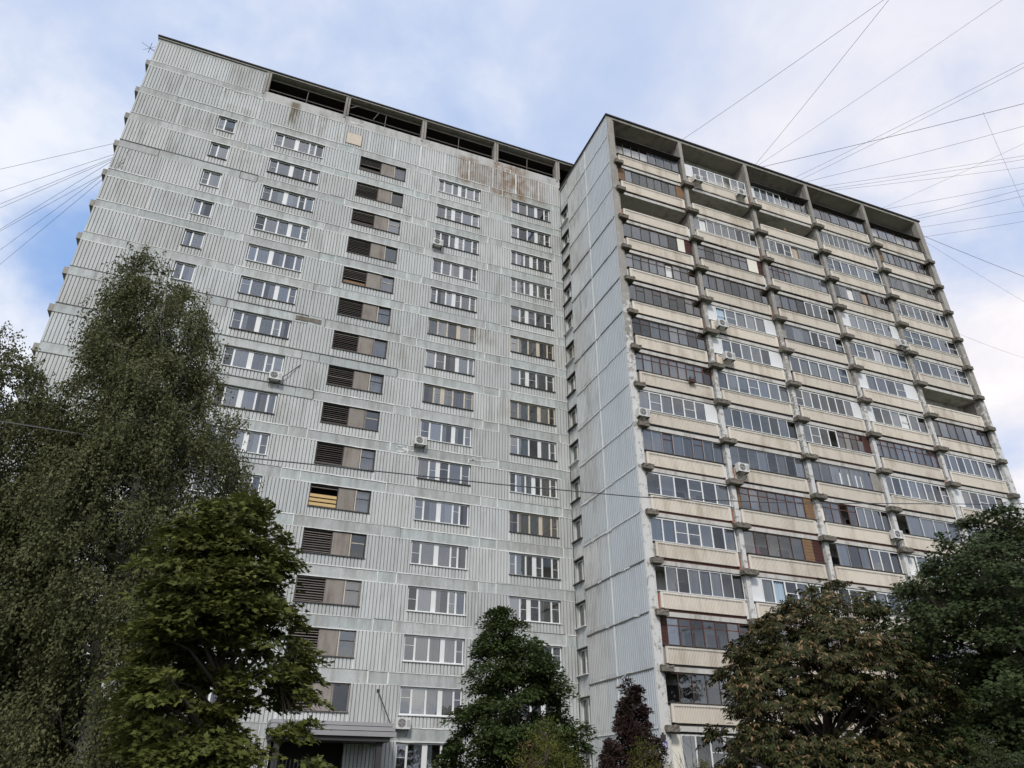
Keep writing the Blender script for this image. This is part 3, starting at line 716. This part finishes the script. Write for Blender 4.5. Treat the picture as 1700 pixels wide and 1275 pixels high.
# ------------------------------------------------------------------ things on the building
def ac(x, y, z, label, face=0):
    t = thing('air_conditioner', label, 'air conditioner', (x, y, z), 'outdoor units fixed to the facade')
    mb = MB(); mb.box(-.4, .4, -.16, .16, 0, .56); o = mb.build('casing', ACM, t)
    mb = MB(); mb.disc((-.09, .29), .225, -.163, 20, 0); mb.build('fan_opening', ACD, t)
    mb = MB()
    for r in (.07, .13, .19): mb.tube([(-.09 + r * math.cos(q), -.172, .29 + r * math.sin(q)) for q in np.linspace(0, 2 * math.pi, 17)], .008, 4, cap=False)
    mb.box(-.31, .13, -.176, -.17, .285, .297); mb.box(-.096, -.084, -.1765, -.1705, .07, .51); mb.build('fan_grille', ACM, t)
    mb = MB(); mb.box(.2, .36, -.166, -.16, .1, .46); mb.build('service_panel', GREYF, t)
    mb = MB()
    for q in (-.3, .3): mb.box(q - .02, q + .02, -.18, .3, -.05, 0); mb.tube([(q, -.12, -.05), (q, .3, -.35)], .015, 4)
    mb.build('bracket', STEEL, t); return t
ac(-14.47, -.36, 23.70, 'air conditioner unit with a loose hose slanting up the grey wall, near the birch')
ac(-4.55, -.36, 37.9, 'air conditioner unit on the grey wing, the highest one there, near the rusty top storey')
ac(-4.75, -.36, 20.85, 'air conditioner unit on the grey wing, level with the middle storeys above the black cable')
ac(-4.55, -.36, 3.95, 'air conditioner unit just beside the entrance canopy corner')
ac(14.15, -9.15, 43.5, 'air conditioner unit on the top balcony row, left one of the two there')
ac(18.34, -9.15, 43.5, 'air conditioner unit on the top balcony row, right one of the two there')
ac(14.14, -9.15, 29.45, 'air conditioner unit beside a white panel, upper of a pair stacked on two balconies')
ac(14.28, -9.15, 26.8, 'air conditioner unit beside a white panel, lower of a pair stacked on two balconies')
ac(6.95, -9.15, 21.0, 'air conditioner unit at the corner pillar of the balcony front')
ac(13.82, -9.15, 18.45, 'air conditioner unit under grey slim glazing, above the black cable')
ac(25.57, -9.15, 15.6, 'air conditioner unit on a low balcony just above the big dark maple')
ac(31.75, -9.15, 32.1, 'weathered air conditioner unit near the far right end of the balcony front')
mb = MB(); mb.tube([(-14.1, -.25, 24.0), (-13.8, -.25, 24.3), (-13.3, -.12, 25.0), (-13.05, -.08, 25.3)], .025, 5); o = mb.build('drain_hose', STEEL); o['label'] = 'dark hose slanting up the wall from the air conditioner behind the birch'; o['category'] = 'hose'
t = thing('rooftop_aerial', 'small spiky aerial sticking out from the top left edge of the building', 'aerial', (XL, .5, 50.8))
mb = MB(); mb.tube([(0, 0, -.25), (-.55, 0, .0)], .025, 5); mb.build('arm', STEEL, t)
mb = MB(); mb.tube([(-.5, 0, -.55), (-.5, 0, .65)], .018, 4); mb.tube([(-1.15, 0, .35), (-.1, 0, -.2)], .018, 4); mb.tube([(-.9, 0, -.4), (-.2, 0, .3)], .014, 4); mb.build('element', STEEL, t)
t = thing('house_number_plate', 'small square violet blue house number plate on the white corner pillar', 'sign', (6.47, -8.955, 3.03))
mb = MB(); mb.box(-.16, .16, -.03, .0, -.16, .16); mb.build('plate', BLUEP, t)
cu = bpy.data.curves.new('number', 'FONT'); cu.body = '26'; cu.size = .26; cu.align_x = 'CENTER'; cu.align_y = 'CENTER'; cu.extrude = .003; cu.materials.append(WHITE)
oc = bpy.data.objects.new('number', cu); COL.objects.link(oc); bpy.context.view_layer.update(); me = bpy.data.meshes.new_from_object(oc.evaluated_get(bpy.context.evaluated_depsgraph_get())); bpy.data.objects.remove(oc)
o = link('number', me, t, (0, -.034, 0)); o.rotation_euler = (math.pi / 2, 0, 0)
t = thing('wall_lamp', 'small black box lamp on the corner pillar above the number plate', 'lamp', (6.4, -8.95, 3.38))
mb = MB(); mb.box(-.11, .11, -.14, 0, -.12, .1); mb.build('housing', STEEL, t); mb = MB(); mb.box(-.03, .03, -.1, 0, .1, .2); mb.build('arm', STEEL, t)
# laundry, cloth, flower box
t = thing('laundry', 'white laundry hanging behind the balcony glazing above the chestnut', 'laundry', (23.2, -8.58, ZK(7) + 2.2))
for q in range(3):
    mb = MB(); n = 8
    for i in range(n):
        u0, u1 = i / n, (i + 1) / n; f = lambda u: .05 * math.sin(u * 9 + q)
        mb.quad((-1.1 + q * .75 + u0 * .62, f(u0), -.95 + .12 * math.sin(u0 * 3 + q)), (-1.1 + q * .75 + u1 * .62, f(u1), -.95 + .12 * math.sin(u1 * 3 + q)), (-1.1 + q * .75 + u1 * .62, f(u1), 0), (-1.1 + q * .75 + u0 * .62, f(u0), 0))
    mb.build('sheet', C_WHITE, t)
mb = MB()
for i in range(10):
    u0, u1 = i / 10, (i + 1) / 10; h = lambda u: .55 * math.sin(u * math.pi) + .05
    mb.quad((14.15 + u0 * .8, -8.35 + .03 * math.sin(u0 * 12), 13.42), (14.15 + u1 * .8, -8.35 + .03 * math.sin(u1 * 12), 13.42), (14.15 + u1 * .8, -8.33, 13.42 + h(u1)), (14.15 + u0 * .8, -8.33, 13.42 + h(u0)))
o = mb.build('pink_cloth', PINK); o['label'] = 'pink cloth lying behind the balcony glass'; o['category'] = 'cloth'
t = thing('flower_box', 'small dark flower box hanging on a balcony rail of the left column', 'flower box', (11.06, -8.95, ZK(9) + 1.2))
mb = MB(); mb.box(-.22, .22, -.14, .08, -.15, .05); mb.build('box', BROWN, t)
mb = MB()
for i in range(40):
    p = Vector((random.uniform(-.22, .22), random.uniform(-.18, .1), random.uniform(-.1, .25))); q = Vector((random.uniform(-1, 1), random.uniform(-1, 1), random.uniform(-1, 1))) * .06; r = q.orthogonal().normalized() * .05
    mb.quad(tuple(p - q), tuple(p + r), tuple(p + q), tuple(p - r))
mb.build('plant', BARK, t)

# ------------------------------------------------------------------ cables
def cable(p, q, r, label, sag=.02, over=.25, n=16):
    p, q = Vector(p), Vector(q); e = q + (q - p) * over; L = (e - p).length
    pts = []
    for i in range(n + 1):
        u = i / n; w = p.lerp(e, u); w.z -= 4 * sag * L * u * (1 - u) * .5
        pts.append(w)
    mb = MB(); mb.tube(pts, r, 5); o = mb.build('overhead_cable', CABLE, smooth=True); o['label'] = label; o['category'] = 'cable'; o['group'] = 'cables strung from the roofs'
RC = [((13.52, -8.5, 48.5), (18.5, -24.8, 47), .013, 'grey cable leaving the roof edge above the first balcony dividing pillar, leftmost of the fan'),
 ((21.1, -8.5, 48.6), (18.85, -24.9, 47), .013, 'grey cable from the second bay roof edge, steepest of the fan'),
 ((21.3, -8.5, 48.6), (25.8, -27.7, 47), .010, 'thin cable from the second bay roof edge to the upper right corner'),
 ((21.6, -8.5, 48.6), (34.9, -22.5, 47), .018, 'heavier cable with hangers, flattest of those from the second bay'),
 ((25.2, -8.5, 48.6), (31.6, -25, 47), .011, 'upper of two twin cables from the third bay roof edge'),
 ((25.85, -8.5, 48.6), (31.8, -24.9, 46.8), .011, 'lower of two twin cables from the third bay roof edge'),
 ((26.4, -8.5, 48.6), (36.9, -21, 47), .012, 'single cable below the twin ones, from the third bay roof edge'),
 ((27.9, -8.5, 48.6), (39.8, -18.9, 47), .011, 'topmost of the flat bundle of cables above the fourth bay'),
 ((28.7, -8.5, 48.6), (40.1, -18.7, 46.9), .011, 'second cable from the top in the flat bundle above the fourth bay'),
 ((29.1, -8.5, 48.6), (40.9, -18.1, 46.9), .010, 'lowest cable in the flat bundle above the fourth bay'),
 ((35.4, -8.5, 48.6), (38.6, -19.8, 47), .009, 'faint thin cable crossing the flat bundle at a slant'),
 ((35.6, -8.5, 48.6), (42.7, -16.7, 47), .011, 'cable from the last bay roof edge, upper of the group there'),
 ((38.9, -8.5, 48.7), (43.3, -16.2, 47), .012, 'cable from the right roof corner, upper of the close pair'),
 ((39.3, -8.5, 48.6), (43.9, -15.8, 46.8), .012, 'cable from the right roof corner, lower of the close pair'),
 ((39.5, -8.0, 48.0), (45.9, -14.3, 47), .011, 'cable starting just below the right roof corner, rising gently'),
 ((39.5, -8.0, 46.8), (47.2, -13.4, 47), .011, 'lowest rising cable at the right end of the building'),
 ((39.5, -8.0, 47.7), (54.7, -7.7, 47), .018, 'thick cable falling to the right from the right roof corner'),
 ((39.5, -8.0, 47.3), (58.8, -4.7, 47), .009, 'faint cable falling to the right beneath the thick one'),
 ((39.5, -8.0, 36.5), (69.3, 3.2, 47), .009, 'faint cable at mid height on the right side of the building')]
for p, q, r, lb in RC: cable(p, q, r * 1.1, lb, .012)
cable((32.0, -21.1, 46.2), (41.3, -16.6, 44), .009, 'short guy wire crossing the cables at the upper right edge', 0, .6)
LC = [((-28.41, 2, 41.76), (-37.87, 10.76, 44), 'top cable of the bundle at the left edge of the grey wing'),
 ((-28.34, 2, 40.56), (-38.4, 13.6, 44), 'second cable of the bundle left of the grey wing'),
 ((-28.27, 2, 40.28), (-38.7, 15.3, 44), 'third cable left of the grey wing, upper of the close pair'),
 ((-28.3, 2, 40.05), (-38.72, 15.6, 43.8), 'fourth cable left of the grey wing, lower of the close pair'),
 ((-28.25, 2, 39.87), (-39.4, 19, 44), 'fifth cable left of the grey wing, above the bright blue patch'),
 ((-28.33, 2, 38.75), (-39.4, 19.2, 44), 'dark cable meeting the fifth one far left'),
 ((-28.33, 2, 38.7), (-39.9, 22.1, 44), 'next to lowest cable left of the grey wing'),
 ((-28.28, 2, 38.21), (-40.4, 24.6, 44), 'lowest and darkest cable left of the grey wing')]
for p, q, lb in LC:
    p, q = Vector(p), Vector(q); cable(p - (q - p) * .15, q, .0135, lb, .0, .3)
mb = MB(); pts = [(-32, -24, 8.75), (-20.6, -24, 8.54), (-16.2, -24, 8.48), (-12.6, -24, 8.66), (-8, -24, 8.86), (-3.2, -24, 9.15), (2, -24, 9.70), (5.5, -24, 10.16), (14, -24, 11.31), (22, -24, 12.6)]
mb.tube(pts, .017, 6); o = mb.build('overhead_cable', CABLE, smooth=True); o['label'] = 'long black cable sagging in front of the whole facade, from birch to maple'; o['category'] = 'cable'

# ------------------------------------------------------------------ vegetation
def leafmat(name, cols, rough=.65, autumn=None, au_amt=.0, trans=.2, spec=.16):
    m, t, b = newmat(name)
    geo = N(t, 'ShaderNodeNewGeometry'); rp = geo.outputs['Random Per Island']
    big = noi(geo.outputs['Position'], .9, 3, .6, t)
    c = mixc(rp, cols[0], cols[1], t); c = mixc(ramp(big, .4, .65, t), c, cols[2], t)
    if autumn:
        k = mt('ADD', mt('MULTIPLY', big, .30, tree=t), mt('MULTIPLY', mt('FRACT', mt('MULTIPLY', rp, 37.7, tree=t), tree=t), .70, tree=t), tree=t)
        c = mixc(ramp(k, 1 - au_amt - .03, 1 - au_amt, t), c, autumn, t)
    t.links.new(c, b.inputs['Base Color']); b.inputs['Roughness'].default_value = rough; b.inputs['Specular IOR Level'].default_value = spec
    if trans:
        tl = N(t, 'ShaderNodeBsdfTranslucent'); t.links.new(c, tl.inputs[0]); mx = N(t, 'ShaderNodeMixShader'); mx.inputs[0].default_value = trans
        o = t.nodes['Material Output']; t.links.new(b.outputs[0], mx.inputs[1]); t.links.new(tl.outputs[0], mx.inputs[2]); t.links.new(mx.outputs[0], o.inputs[0])
    return m
def nrm(a): return a / np.maximum(np.linalg.norm(a, axis=1, keepdims=True), 1e-6)
def leaf_obj(name, cen, along, normal, size, tv, tf, m, parent):
    """cen (N,3), along (N,3), normal (N,3), size (N,): one small flat or folded leaf per row, template tv (k,3) / faces tf (f,3 or 4)."""
    al = nrm(along); nn = normal - (normal * al).sum(1, keepdims=True) * al; nn = nrm(nn); sd = np.cross(nn, al)
    tv = np.asarray(tv, float); tf = np.asarray(tf, int); n, k = len(cen), len(tv)
    V = cen[:, None] + size[:, None, None] * (tv[None, :, 0:1] * al[:, None] + tv[None, :, 1:2] * sd[:, None] + tv[None, :, 2:3] * nn[:, None])
    V = V.reshape(-1, 3); Fc = (np.arange(n)[:, None, None] * k + tf[None]).reshape(-1, tf.shape[1]); q = tf.shape[1]
    me = bpy.data.meshes.new(name); me.vertices.add(len(V)); me.vertices.foreach_set('co', V.astype(np.float32).ravel())
    me.loops.add(len(Fc) * q); me.loops.foreach_set('vertex_index', Fc.astype(np.int32).ravel())
    me.polygons.add(len(Fc)); me.polygons.foreach_set('loop_start', np.arange(0, len(Fc) * q, q, dtype=np.int32)); me.polygons.foreach_set('loop_total', np.full(len(Fc), q, np.int32))
    me.materials.append(m); me.update(calc_edges=True)
    return link(name, me, parent)
DIAMOND = ([(0, 0, 0), (.45, .30, .06), (1, 0, -.05), (.45, -.30, .06)], [(0, 1, 2, 3)])
def star():
    # five-lobed maple leaf: lobes folded slightly down from the middle
    ang = [-150, -115, -88, -62, -45, -24, 0, 24, 45, 62, 88, 115, 150]; rad = [.28, .50, .33, .80, .46, .62, 1.0, .62, .46, .80, .33, .50, .28]
    v = [(.0, 0, .04)] + [(r * math.cos(math.radians(a)), r * math.sin(math.radians(a)), -.10 * r) for a, r in zip(ang, rad)]
    return v, [(0, i, i + 1) for i in range(1, len(ang))]
STAR = star()
def hand():
    v, f = [], []
    for a, L in ((-78, .66), (-40, .88), (0, 1.0), (40, .88), (78, .66)):
        c, s = math.cos(math.radians(a)), math.sin(math.radians(a)); n = len(v)
        for (x, y, z) in ((.05, 0, 0), (.62 * L, .17 * L, -.10), (L, 0, -.38 * L), (.62 * L, -.17 * L, -.10)): v.append((x * c - y * s, x * s + y * c, z))
        f.append((n, n + 1, n + 2, n + 3))
    return v, f
HAND = hand()
def envelope(prof, z):
    zs = [p[0] for p in prof]; return np.interp(z, zs, [p[1] for p in prof]), np.interp(z, zs, [p[2] for p in prof])
def clump_centres(prof, y0, n, thr=.42, freq=.55, seed=0, shell=.45, ysq=1.0):
    """prof: (z, centre x, radius) rising. Clump centres inside the crown, thinned where a 3-D noise is low so that gaps open."""
    rng = np.random.default_rng(seed); out = []; zs = np.array([p[0] for p in prof]); zz = np.linspace(zs[0], zs[-1], 300); _, rr = envelope(prof, zz)
    w = (rr + .15) ** 1.5; w /= w.sum(); off = Vector((seed * 3.1, seed * 1.7, 0)); guard = 0
    while len(out) < n and guard < n * 40:
        guard += 1
        z = rng.choice(zz, p=w) + rng.normal() * .1; cx, r = envelope(prof, z); a = rng.uniform(0, 2 * math.pi); q = rng.uniform() ** shell
        lump = 1 + .36 * mnoise.noise(Vector((math.cos(a) * 1.5, math.sin(a) * 1.5, z * .55)) + off)
        p = Vector((cx + math.cos(a) * r * q * lump, y0 + math.sin(a) * r * q * lump * ysq, z))
        if mnoise.noise(p * freq + off) * .5 + .5 < thr: continue
        out.append(tuple(p))
    return np.array(out)
def skeleton(root, base, top, prof, y0, cl, trunk_r, bark, lean=(0, 0), limbs=60, twigs=True, trunkname='trunk'):
    lb = BARK if bark is BARKW else bark
    rng = np.random.default_rng(5)
    H = top - base[2]; path = []
    for i in range(14):
        u = i / 13; z = base[2] + H * u; cx, _ = envelope(prof, max(z, prof[0][0])); wv = .12 * math.sin(u * 7 + base[0]) * u
        f = min(1, max(0, (z - prof[0][0] + 2) / 4)); path.append(Vector((base[0] * (1 - f) + cx * f + wv, y0 + lean[1] * u + .08 * math.sin(u * 9), z)))
    rad = [trunk_r * (1 - i / 13) ** .8 + .012 for i in range(14)]; rad[0] *= 1.35
    mb = MB(); mb.tube(path, rad, 9); mb.build(trunkname, bark, root, smooth=True)
    def at(z):
        u = min(max((z - base[2]) / H, 0), .999) * 13; i = int(u); return path[i].lerp(path[i + 1], u - i), rad[i] * (1 - u + i) + rad[i + 1] * (u - i)
    sel = rng.choice(len(cl), min(limbs, len(cl)), replace=False)
    nodes = []
    for i in sel:
        c = Vector(cl[i]); hd = math.hypot(c.x - envelope(prof, c.z)[0], c.y - y0)
        p0, r0 = at(c.z - hd * random.uniform(.5, .9)); mid = p0.lerp(c, .5); mid.z += hd * .10; mid += Vector(rng.normal(size=3)) * .12
        r1 = min(r0 * .6, .012 + .02 * (c - p0).length)
        q1 = p0.lerp(mid, .5) + Vector(rng.normal(size=3)) * .07; q2 = mid.lerp(c, .5) + Vector(rng.normal(size=3)) * .07
        mb = MB(); mb.tube([p0, q1, mid, q2, c], [r1, r1 * .8, r1 * .6, r1 * .4, .006], 5, cap=False); mb.build('branch', bark if r1 > .045 else lb, root, smooth=True); nodes += [mid, q2]
    if twigs and nodes:
        mb = MB(); NA = np.array([tuple(n) for n in nodes])
        for c in cl:
            k = int(((NA - c) ** 2).sum(1).argmin()); p = nodes[k]; q = Vector(c)
            if (q - p).length < .1: continue
            m = p.lerp(q, .5) + Vector((0, 0, .06)); mb.tube([p, m, q], [.011, .008, .004], 3, cap=False)
        mb.build('twig', lb, root, smooth=True, kind='stuff')
def leaves_spray(cl, per, R, flat, size, seed, centre_fn, droop=.3, up=.8, outw=.6):
    rng = np.random.default_rng(seed); n = len(cl); idx = np.repeat(np.arange(n), per)
    R_ = np.repeat(rng.uniform(.7, 1.3, n) * R, per)[:, None]
    g = rng.normal(size=(len(idx), 3)); g = nrm(g) * rng.uniform(0, 1, (len(idx), 1)) ** .5
    g[:, 2] *= flat
    outd = nrm(cl - centre_fn(cl)); od = outd[idx]
    tilt = (g * od).sum(1)
    p = cl[idx] + g * R_; p[:, 2] -= droop * R_[:, 0] * np.maximum(0, tilt) ** 1.5
    al = od * .7 + g * .8 + rng.normal(size=p.shape) * .35; al[:, 2] -= .45
    no = od * outw + np.array([0, 0, up]) + rng.normal(size=p.shape) * .38
    sz = size * rng.uniform(.65, 1.25, len(p))
    return p, al, no, sz
def tree(name, label, prof, y0, base, trunk_r, bark, lm, n, per, R, flat, size, templ, seed, thr=.42, freq=.55, shell=.45, limbs=60, droop=.3, group=None, up=.8, outw=.6, ysq=1.0, cat='tree', top=None):
    root = thing(name, label, cat, base)
    if group: root['group'] = group
    cl = clump_centres(prof, y0, n, thr, freq, seed, shell, ysq)
    local = lambda o: setattr(o, 'matrix_parent_inverse', Matrix.Translation(-Vector(base)))
    cf = lambda c: np.stack([np.interp(c[:, 2] - .8, [p[0] for p in prof], [p[1] for p in prof]), np.full(len(c), y0), c[:, 2] - .5], 1)
    skeleton(root, base, top or prof[-1][0] - .3, prof, y0, cl, trunk_r, bark, limbs=limbs)
    p, al, no, sz = leaves_spray(cl, per, R, flat, size, seed + 1, cf, droop, up, outw)
    leaf_obj('crown', p, al, no, sz, templ[0], templ[1], lm, root)
    for ch in root.children: local(ch)
    return root
def birch(label, prof, y0, base, n, strands, nl, seed, tr, thr=.40):
    root = thing('birch_tree', label, 'tree', base); rng = np.random.default_rng(seed)
    cl = clump_centres(prof, y0, n, thr, .95, seed, .42)
    skeleton(root, base, prof[-1][0] - .2, prof, y0, cl, tr, BARKW, limbs=90)
    idx = np.repeat(np.arange(len(cl)), strands); s0 = cl[idx] + rng.normal(size=(len(idx), 3)) * np.array([.17, .17, .14])
    cx = np.interp(s0[:, 2], [p[0] for p in prof], [p[1] for p in prof]); od = nrm(np.stack([s0[:, 0] - cx, s0[:, 1] - y0, np.zeros(len(s0))], 1))
    L = rng.uniform(.25, .95, len(s0)); hi = np.clip((s0[:, 2] - (prof[-1][0] - 2.2)) / 2.2, 0, 1); L *= 1 - .7 * hi
    j = np.repeat(np.arange(len(s0)), nl); u = rng.uniform(0, 1, len(j))
    p = s0[j] + od[j] * (.25 * np.sqrt(u))[:, None] * (.6 + hi[j][:, None]) ; p[:, 2] += (-L[j] * u ** 1.3) + .35 * u * hi[j]
    p += rng.normal(size=p.shape) * .035
    al = rng.normal(size=p.shape) * .6 + od[j] * .4; al[:, 2] -= .8
    no = rng.normal(size=p.shape) * .75 + od[j] * .5 + np.array([0, 0, .55])
    leaf_obj('crown', p, al, no, .078 * rng.uniform(.7, 1.3, len(p)), DIAMOND[0], DIAMOND[1], LB, root)
    mb = MB()
    for q in rng.choice(len(s0), min(900, len(s0)), replace=False):
        a = Vector(s0[q]); e = a + Vector(od[q]) * .2 - Vector((0, 0, L[q])); m = a.lerp(e, .4) + Vector(od[q]) * .06
        mb.tube([a, m, e], [.006, .005, .003], 3, cap=False)
    mb.build('twig', BARK, root, kind='stuff')
    for ch in root.children: ch.matrix_parent_inverse = Matrix.Translation(-Vector(base))
    return root
LB = leafmat('birch_leaf', ((.074, .084, .034), (.185, .182, .090), (.108, .116, .050)), .6, (.36, .22, .03), .014, .22, .14)
LM = leafmat('maple_leaf', ((.074, .092, .022), (.160, .164, .042), (.100, .114, .030)), .5, (.30, .13, .02), .015, .25)
LD = leafmat('dark_maple_leaf', ((.032, .052, .018), (.082, .104, .040), (.046, .066, .025)), .55, None, 0, .2)
LA = leafmat('box_elder_leaf', ((.040, .066, .020), (.085, .110, .036), (.055, .080, .026)), .55, None, 0, .25)
LC_ = leafmat('chestnut_leaf', ((.036, .048, .016), (.068, .070, .026), (.054, .056, .021)), .5, (.27, .18, .095), .24, .2)
LV = leafmat('creeper_leaf', ((.042, .022, .023), (.080, .046, .042), (.050, .040, .027)), .6, (.04, .055, .02), .12, .15)
LY = leafmat('yellow_shrub_leaf', ((.13, .14, .025), (.20, .18, .04), (.11, .13, .03)), .6, (.26, .12, .03), .04, .3)
LG = leafmat('green_shrub_leaf', ((.06, .085, .03), (.09, .11, .04), (.05, .07, .03)), .6, None, 0, .3)

birch('tall birch with drooping dark foliage, its top against the grey wall',
      [(.5, -17.1, 1.5), (1.33, -17.1, 1.94), (2.8, -17.2, 2.0), (4.1, -17.4, 2.1), (5.5, -17.4, 2.2), (7.0, -17.4, 2.3), (8.47, -17.5, 2.35), (9.71, -17.5, 2.2), (10.95, -17.8, 1.85), (12.1, -18.05, 1.7), (13.2, -18.2, 1.4), (14.2, -18.35, .95), (15.0, -18.35, .25)],
      -23, (-17.0, -23, -.75), 1000, 22, 11, 11, .17, .46)
birch('birch with hanging dark foliage at the left edge of the picture, shorter than its neighbour',
      [(.3, -18.9, 1.6), (1.33, -18.94, 1.95), (3.46, -19.6, 2.05), (5.48, -20.24, 2.1), (7.7, -20.9, 2.0), (9.33, -21.34, 1.8), (10.7, -21.74, 1.2), (11.6, -22.09, .4)],
      -22, (-18.8, -22, -.75), 800, 22, 11, 23, .15, .40)
tree('maple_tree', 'bushy olive green maple with a few orange leaves in front of the entrance',
     [(.0, -14.85, 1.2), (1.0, -14.6, 1.5), (1.7, -14.55, 1.7), (2.4, -14.6, 1.75), (3.2, -14.8, 1.65), (3.84, -14.94, 1.65), (4.5, -14.9, 1.5), (5.1, -14.9, 1.25), (5.7, -14.92, .9), (6.15, -15.0, .5), (6.45, -15.07, .15)],
     -27.5, (-14.9, -27.5, -.75), .10, BARK, LM, 600, 70, .40, .34, .095, STAR, 31, thr=.42, freq=.85, droop=.5, limbs=70)
tree('box_elder_tree', 'dark green pointed tree with hanging leaf sprays standing between the wings',
     [(-.2, -5.65, 2.0), (1.58, -5.65, 2.15), (2.14, -5.65, 2.05), (2.97, -5.68, 1.9), (3.83, -5.8, 1.65), (4.72, -6.02, 1.25), (5.5, -6.2, .8), (6.15, -6.4, .2)],
     -20, (-6.1, -20, -.75), .10, BARK, LA, 520, 125, .38, .5, .12, DIAMOND, 47, thr=.30, freq=.8, droop=.6, limbs=60)
tree('chestnut_tree', 'broad browning chestnut tree with drooping scorched leaves before the balconies',
     [(-.3, 4.3, 3.4), (1.68, 4.27, 3.75), (3.38, 4.6, 3.7), (4.53, 4.79, 3.4), (5.74, 5.1, 3.0), (6.61, 5.5, 2.35), (7.41, 5.95, 1.35), (7.9, 6.4, .35)],
     -22, (4.6, -22, -.75), .22, BARK, LC_, 850, 28, .50, .36, .21, HAND, 53, thr=.43, freq=.5, droop=.7, limbs=80, up=1.0)
tree('dark_maple_tree', 'large dark green maple filling the lower right corner beside the chestnut',
     [(-.3, 10.9, 4.5), (1.72, 11.1, 4.8), (4.05, 12.1, 5.1), (6.14, 12.9, 5.2), (7.9, 13.4, 4.8), (9.2, 13.8, 3.8), (10.2, 13.9, 2.5), (11.1, 14.0, .6)],
     -24, (11.9, -24, -.75), .28, BARK, LD, 1900, 66, .60, .40, .115, STAR, 61, thr=.36, freq=.55, ysq=.8, droop=.5, limbs=90)
tree('creeper_covered_stump', 'cone of dark red Virginia creeper climbing a dead trunk by the corner wall',
     [(-.5, 2.5, 1.5), (1.0, 2.5, 1.4), (1.89, 2.5, 1.25), (3.16, 2.69, .9), (3.63, 2.7, .75), (4.12, 2.74, .58), (4.85, 2.70, .40), (5.3, 2.69, .22)],
     -12.5, (2.6, -12.5, -.75), .2, BARK, LV, 560, 110, .27, .8, .12, DIAMOND, 71, thr=.40, freq=1.3, shell=.25, droop=.6, limbs=30, outw=1.2, up=.3, cat='creeper', top=5.0)
def shrub(label, x, y, h, r, lm, n, seed, size=.06, per=45):
    prof = [(-.6, x, r * .6), (.3, x, r), (h * .55, x, r * .95), (h * .85, x, r * .6), (h, x, r * .15)]
    tree('shrub', label, prof, y, (x, y, -.75), .04, BARK, lm, n, per, .28, .8, size, DIAMOND, seed, thr=.3, freq=1.2, droop=.3, limbs=30, cat='shrub')
shrub('yellow green shrub at the foot of the pointed tree', -6.6, -24.3, 2.5, 1.0, LY, 190, 81)
shrub('small rusty shrub left of the yellow green one', -7.65, -25.4, 1.75, .45, leafmat('rusty_leaf', ((.14, .05, .03), (.10, .10, .03), (.09, .07, .03)), .6), 60, 82)
shrub('light green shrub below the creeper cone', 1.0, -16.2, 2.8, 1.15, LY, 150, 83)
shrub('green shrub in front of the ground storey corner window', 4.0, -15.6, 2.1, .9, LY, 120, 84)
shrub('grey green shrub close to the bottom right corner', 1.5, -30.0, 2.1, .8, LG, 110, 85, .05)
t = thing('bare_sapling', 'leafless sapling with thin grey twigs before the corner window', 'sapling', (6.6, -11, -.75)); rg = np.random.default_rng(3)
for i in range(9):
    a = rg.uniform(0, 6.28); L = rg.uniform(2.6, 4.6); p = Vector((0, 0, .3 * i * .2)); e = Vector((math.cos(a) * L * .28, math.sin(a) * L * .2, L)); m = p.lerp(e, .5) + Vector((0, 0, .3)); mb = MB(); mb.tube([p, m, e], [.022, .014, .005], 4, cap=False)
    for q in range(3):
        s = m.lerp(e, rg.uniform(0, .8)); mb.tube([s, s + Vector((rg.uniform(-.4, .4), rg.uniform(-.3, .3), rg.uniform(.2, .6)))], [.008, .004], 3, cap=False)
    mb.build('branch', BARK, t)
# picket fence at the lower left, behind the maple
t = thing('picket_fence', 'dark steel picket fence low down behind the bushy maple', 'fence', (-20, -14, -.75))
for zz in (.5, 2.3):
    mb = MB(); mb.box(0, 9.5, -.02, .02, zz, zz + .05); mb.build('rail', STEEL, t)
pk = MB(); pk.box(-.014, .014, -.035, -.021, .1, 2.6); pk.v.append((0, -.028, 2.68)); pk.f += [(4, 5, 8), (5, 6, 8), (6, 7, 8), (7, 4, 8)]; pk.m += [0] * 4; PK = pk.mesh('picket', STEEL)
for i in range(73): link('picket', PK, t, (.1 + i * .13, 0, 0))
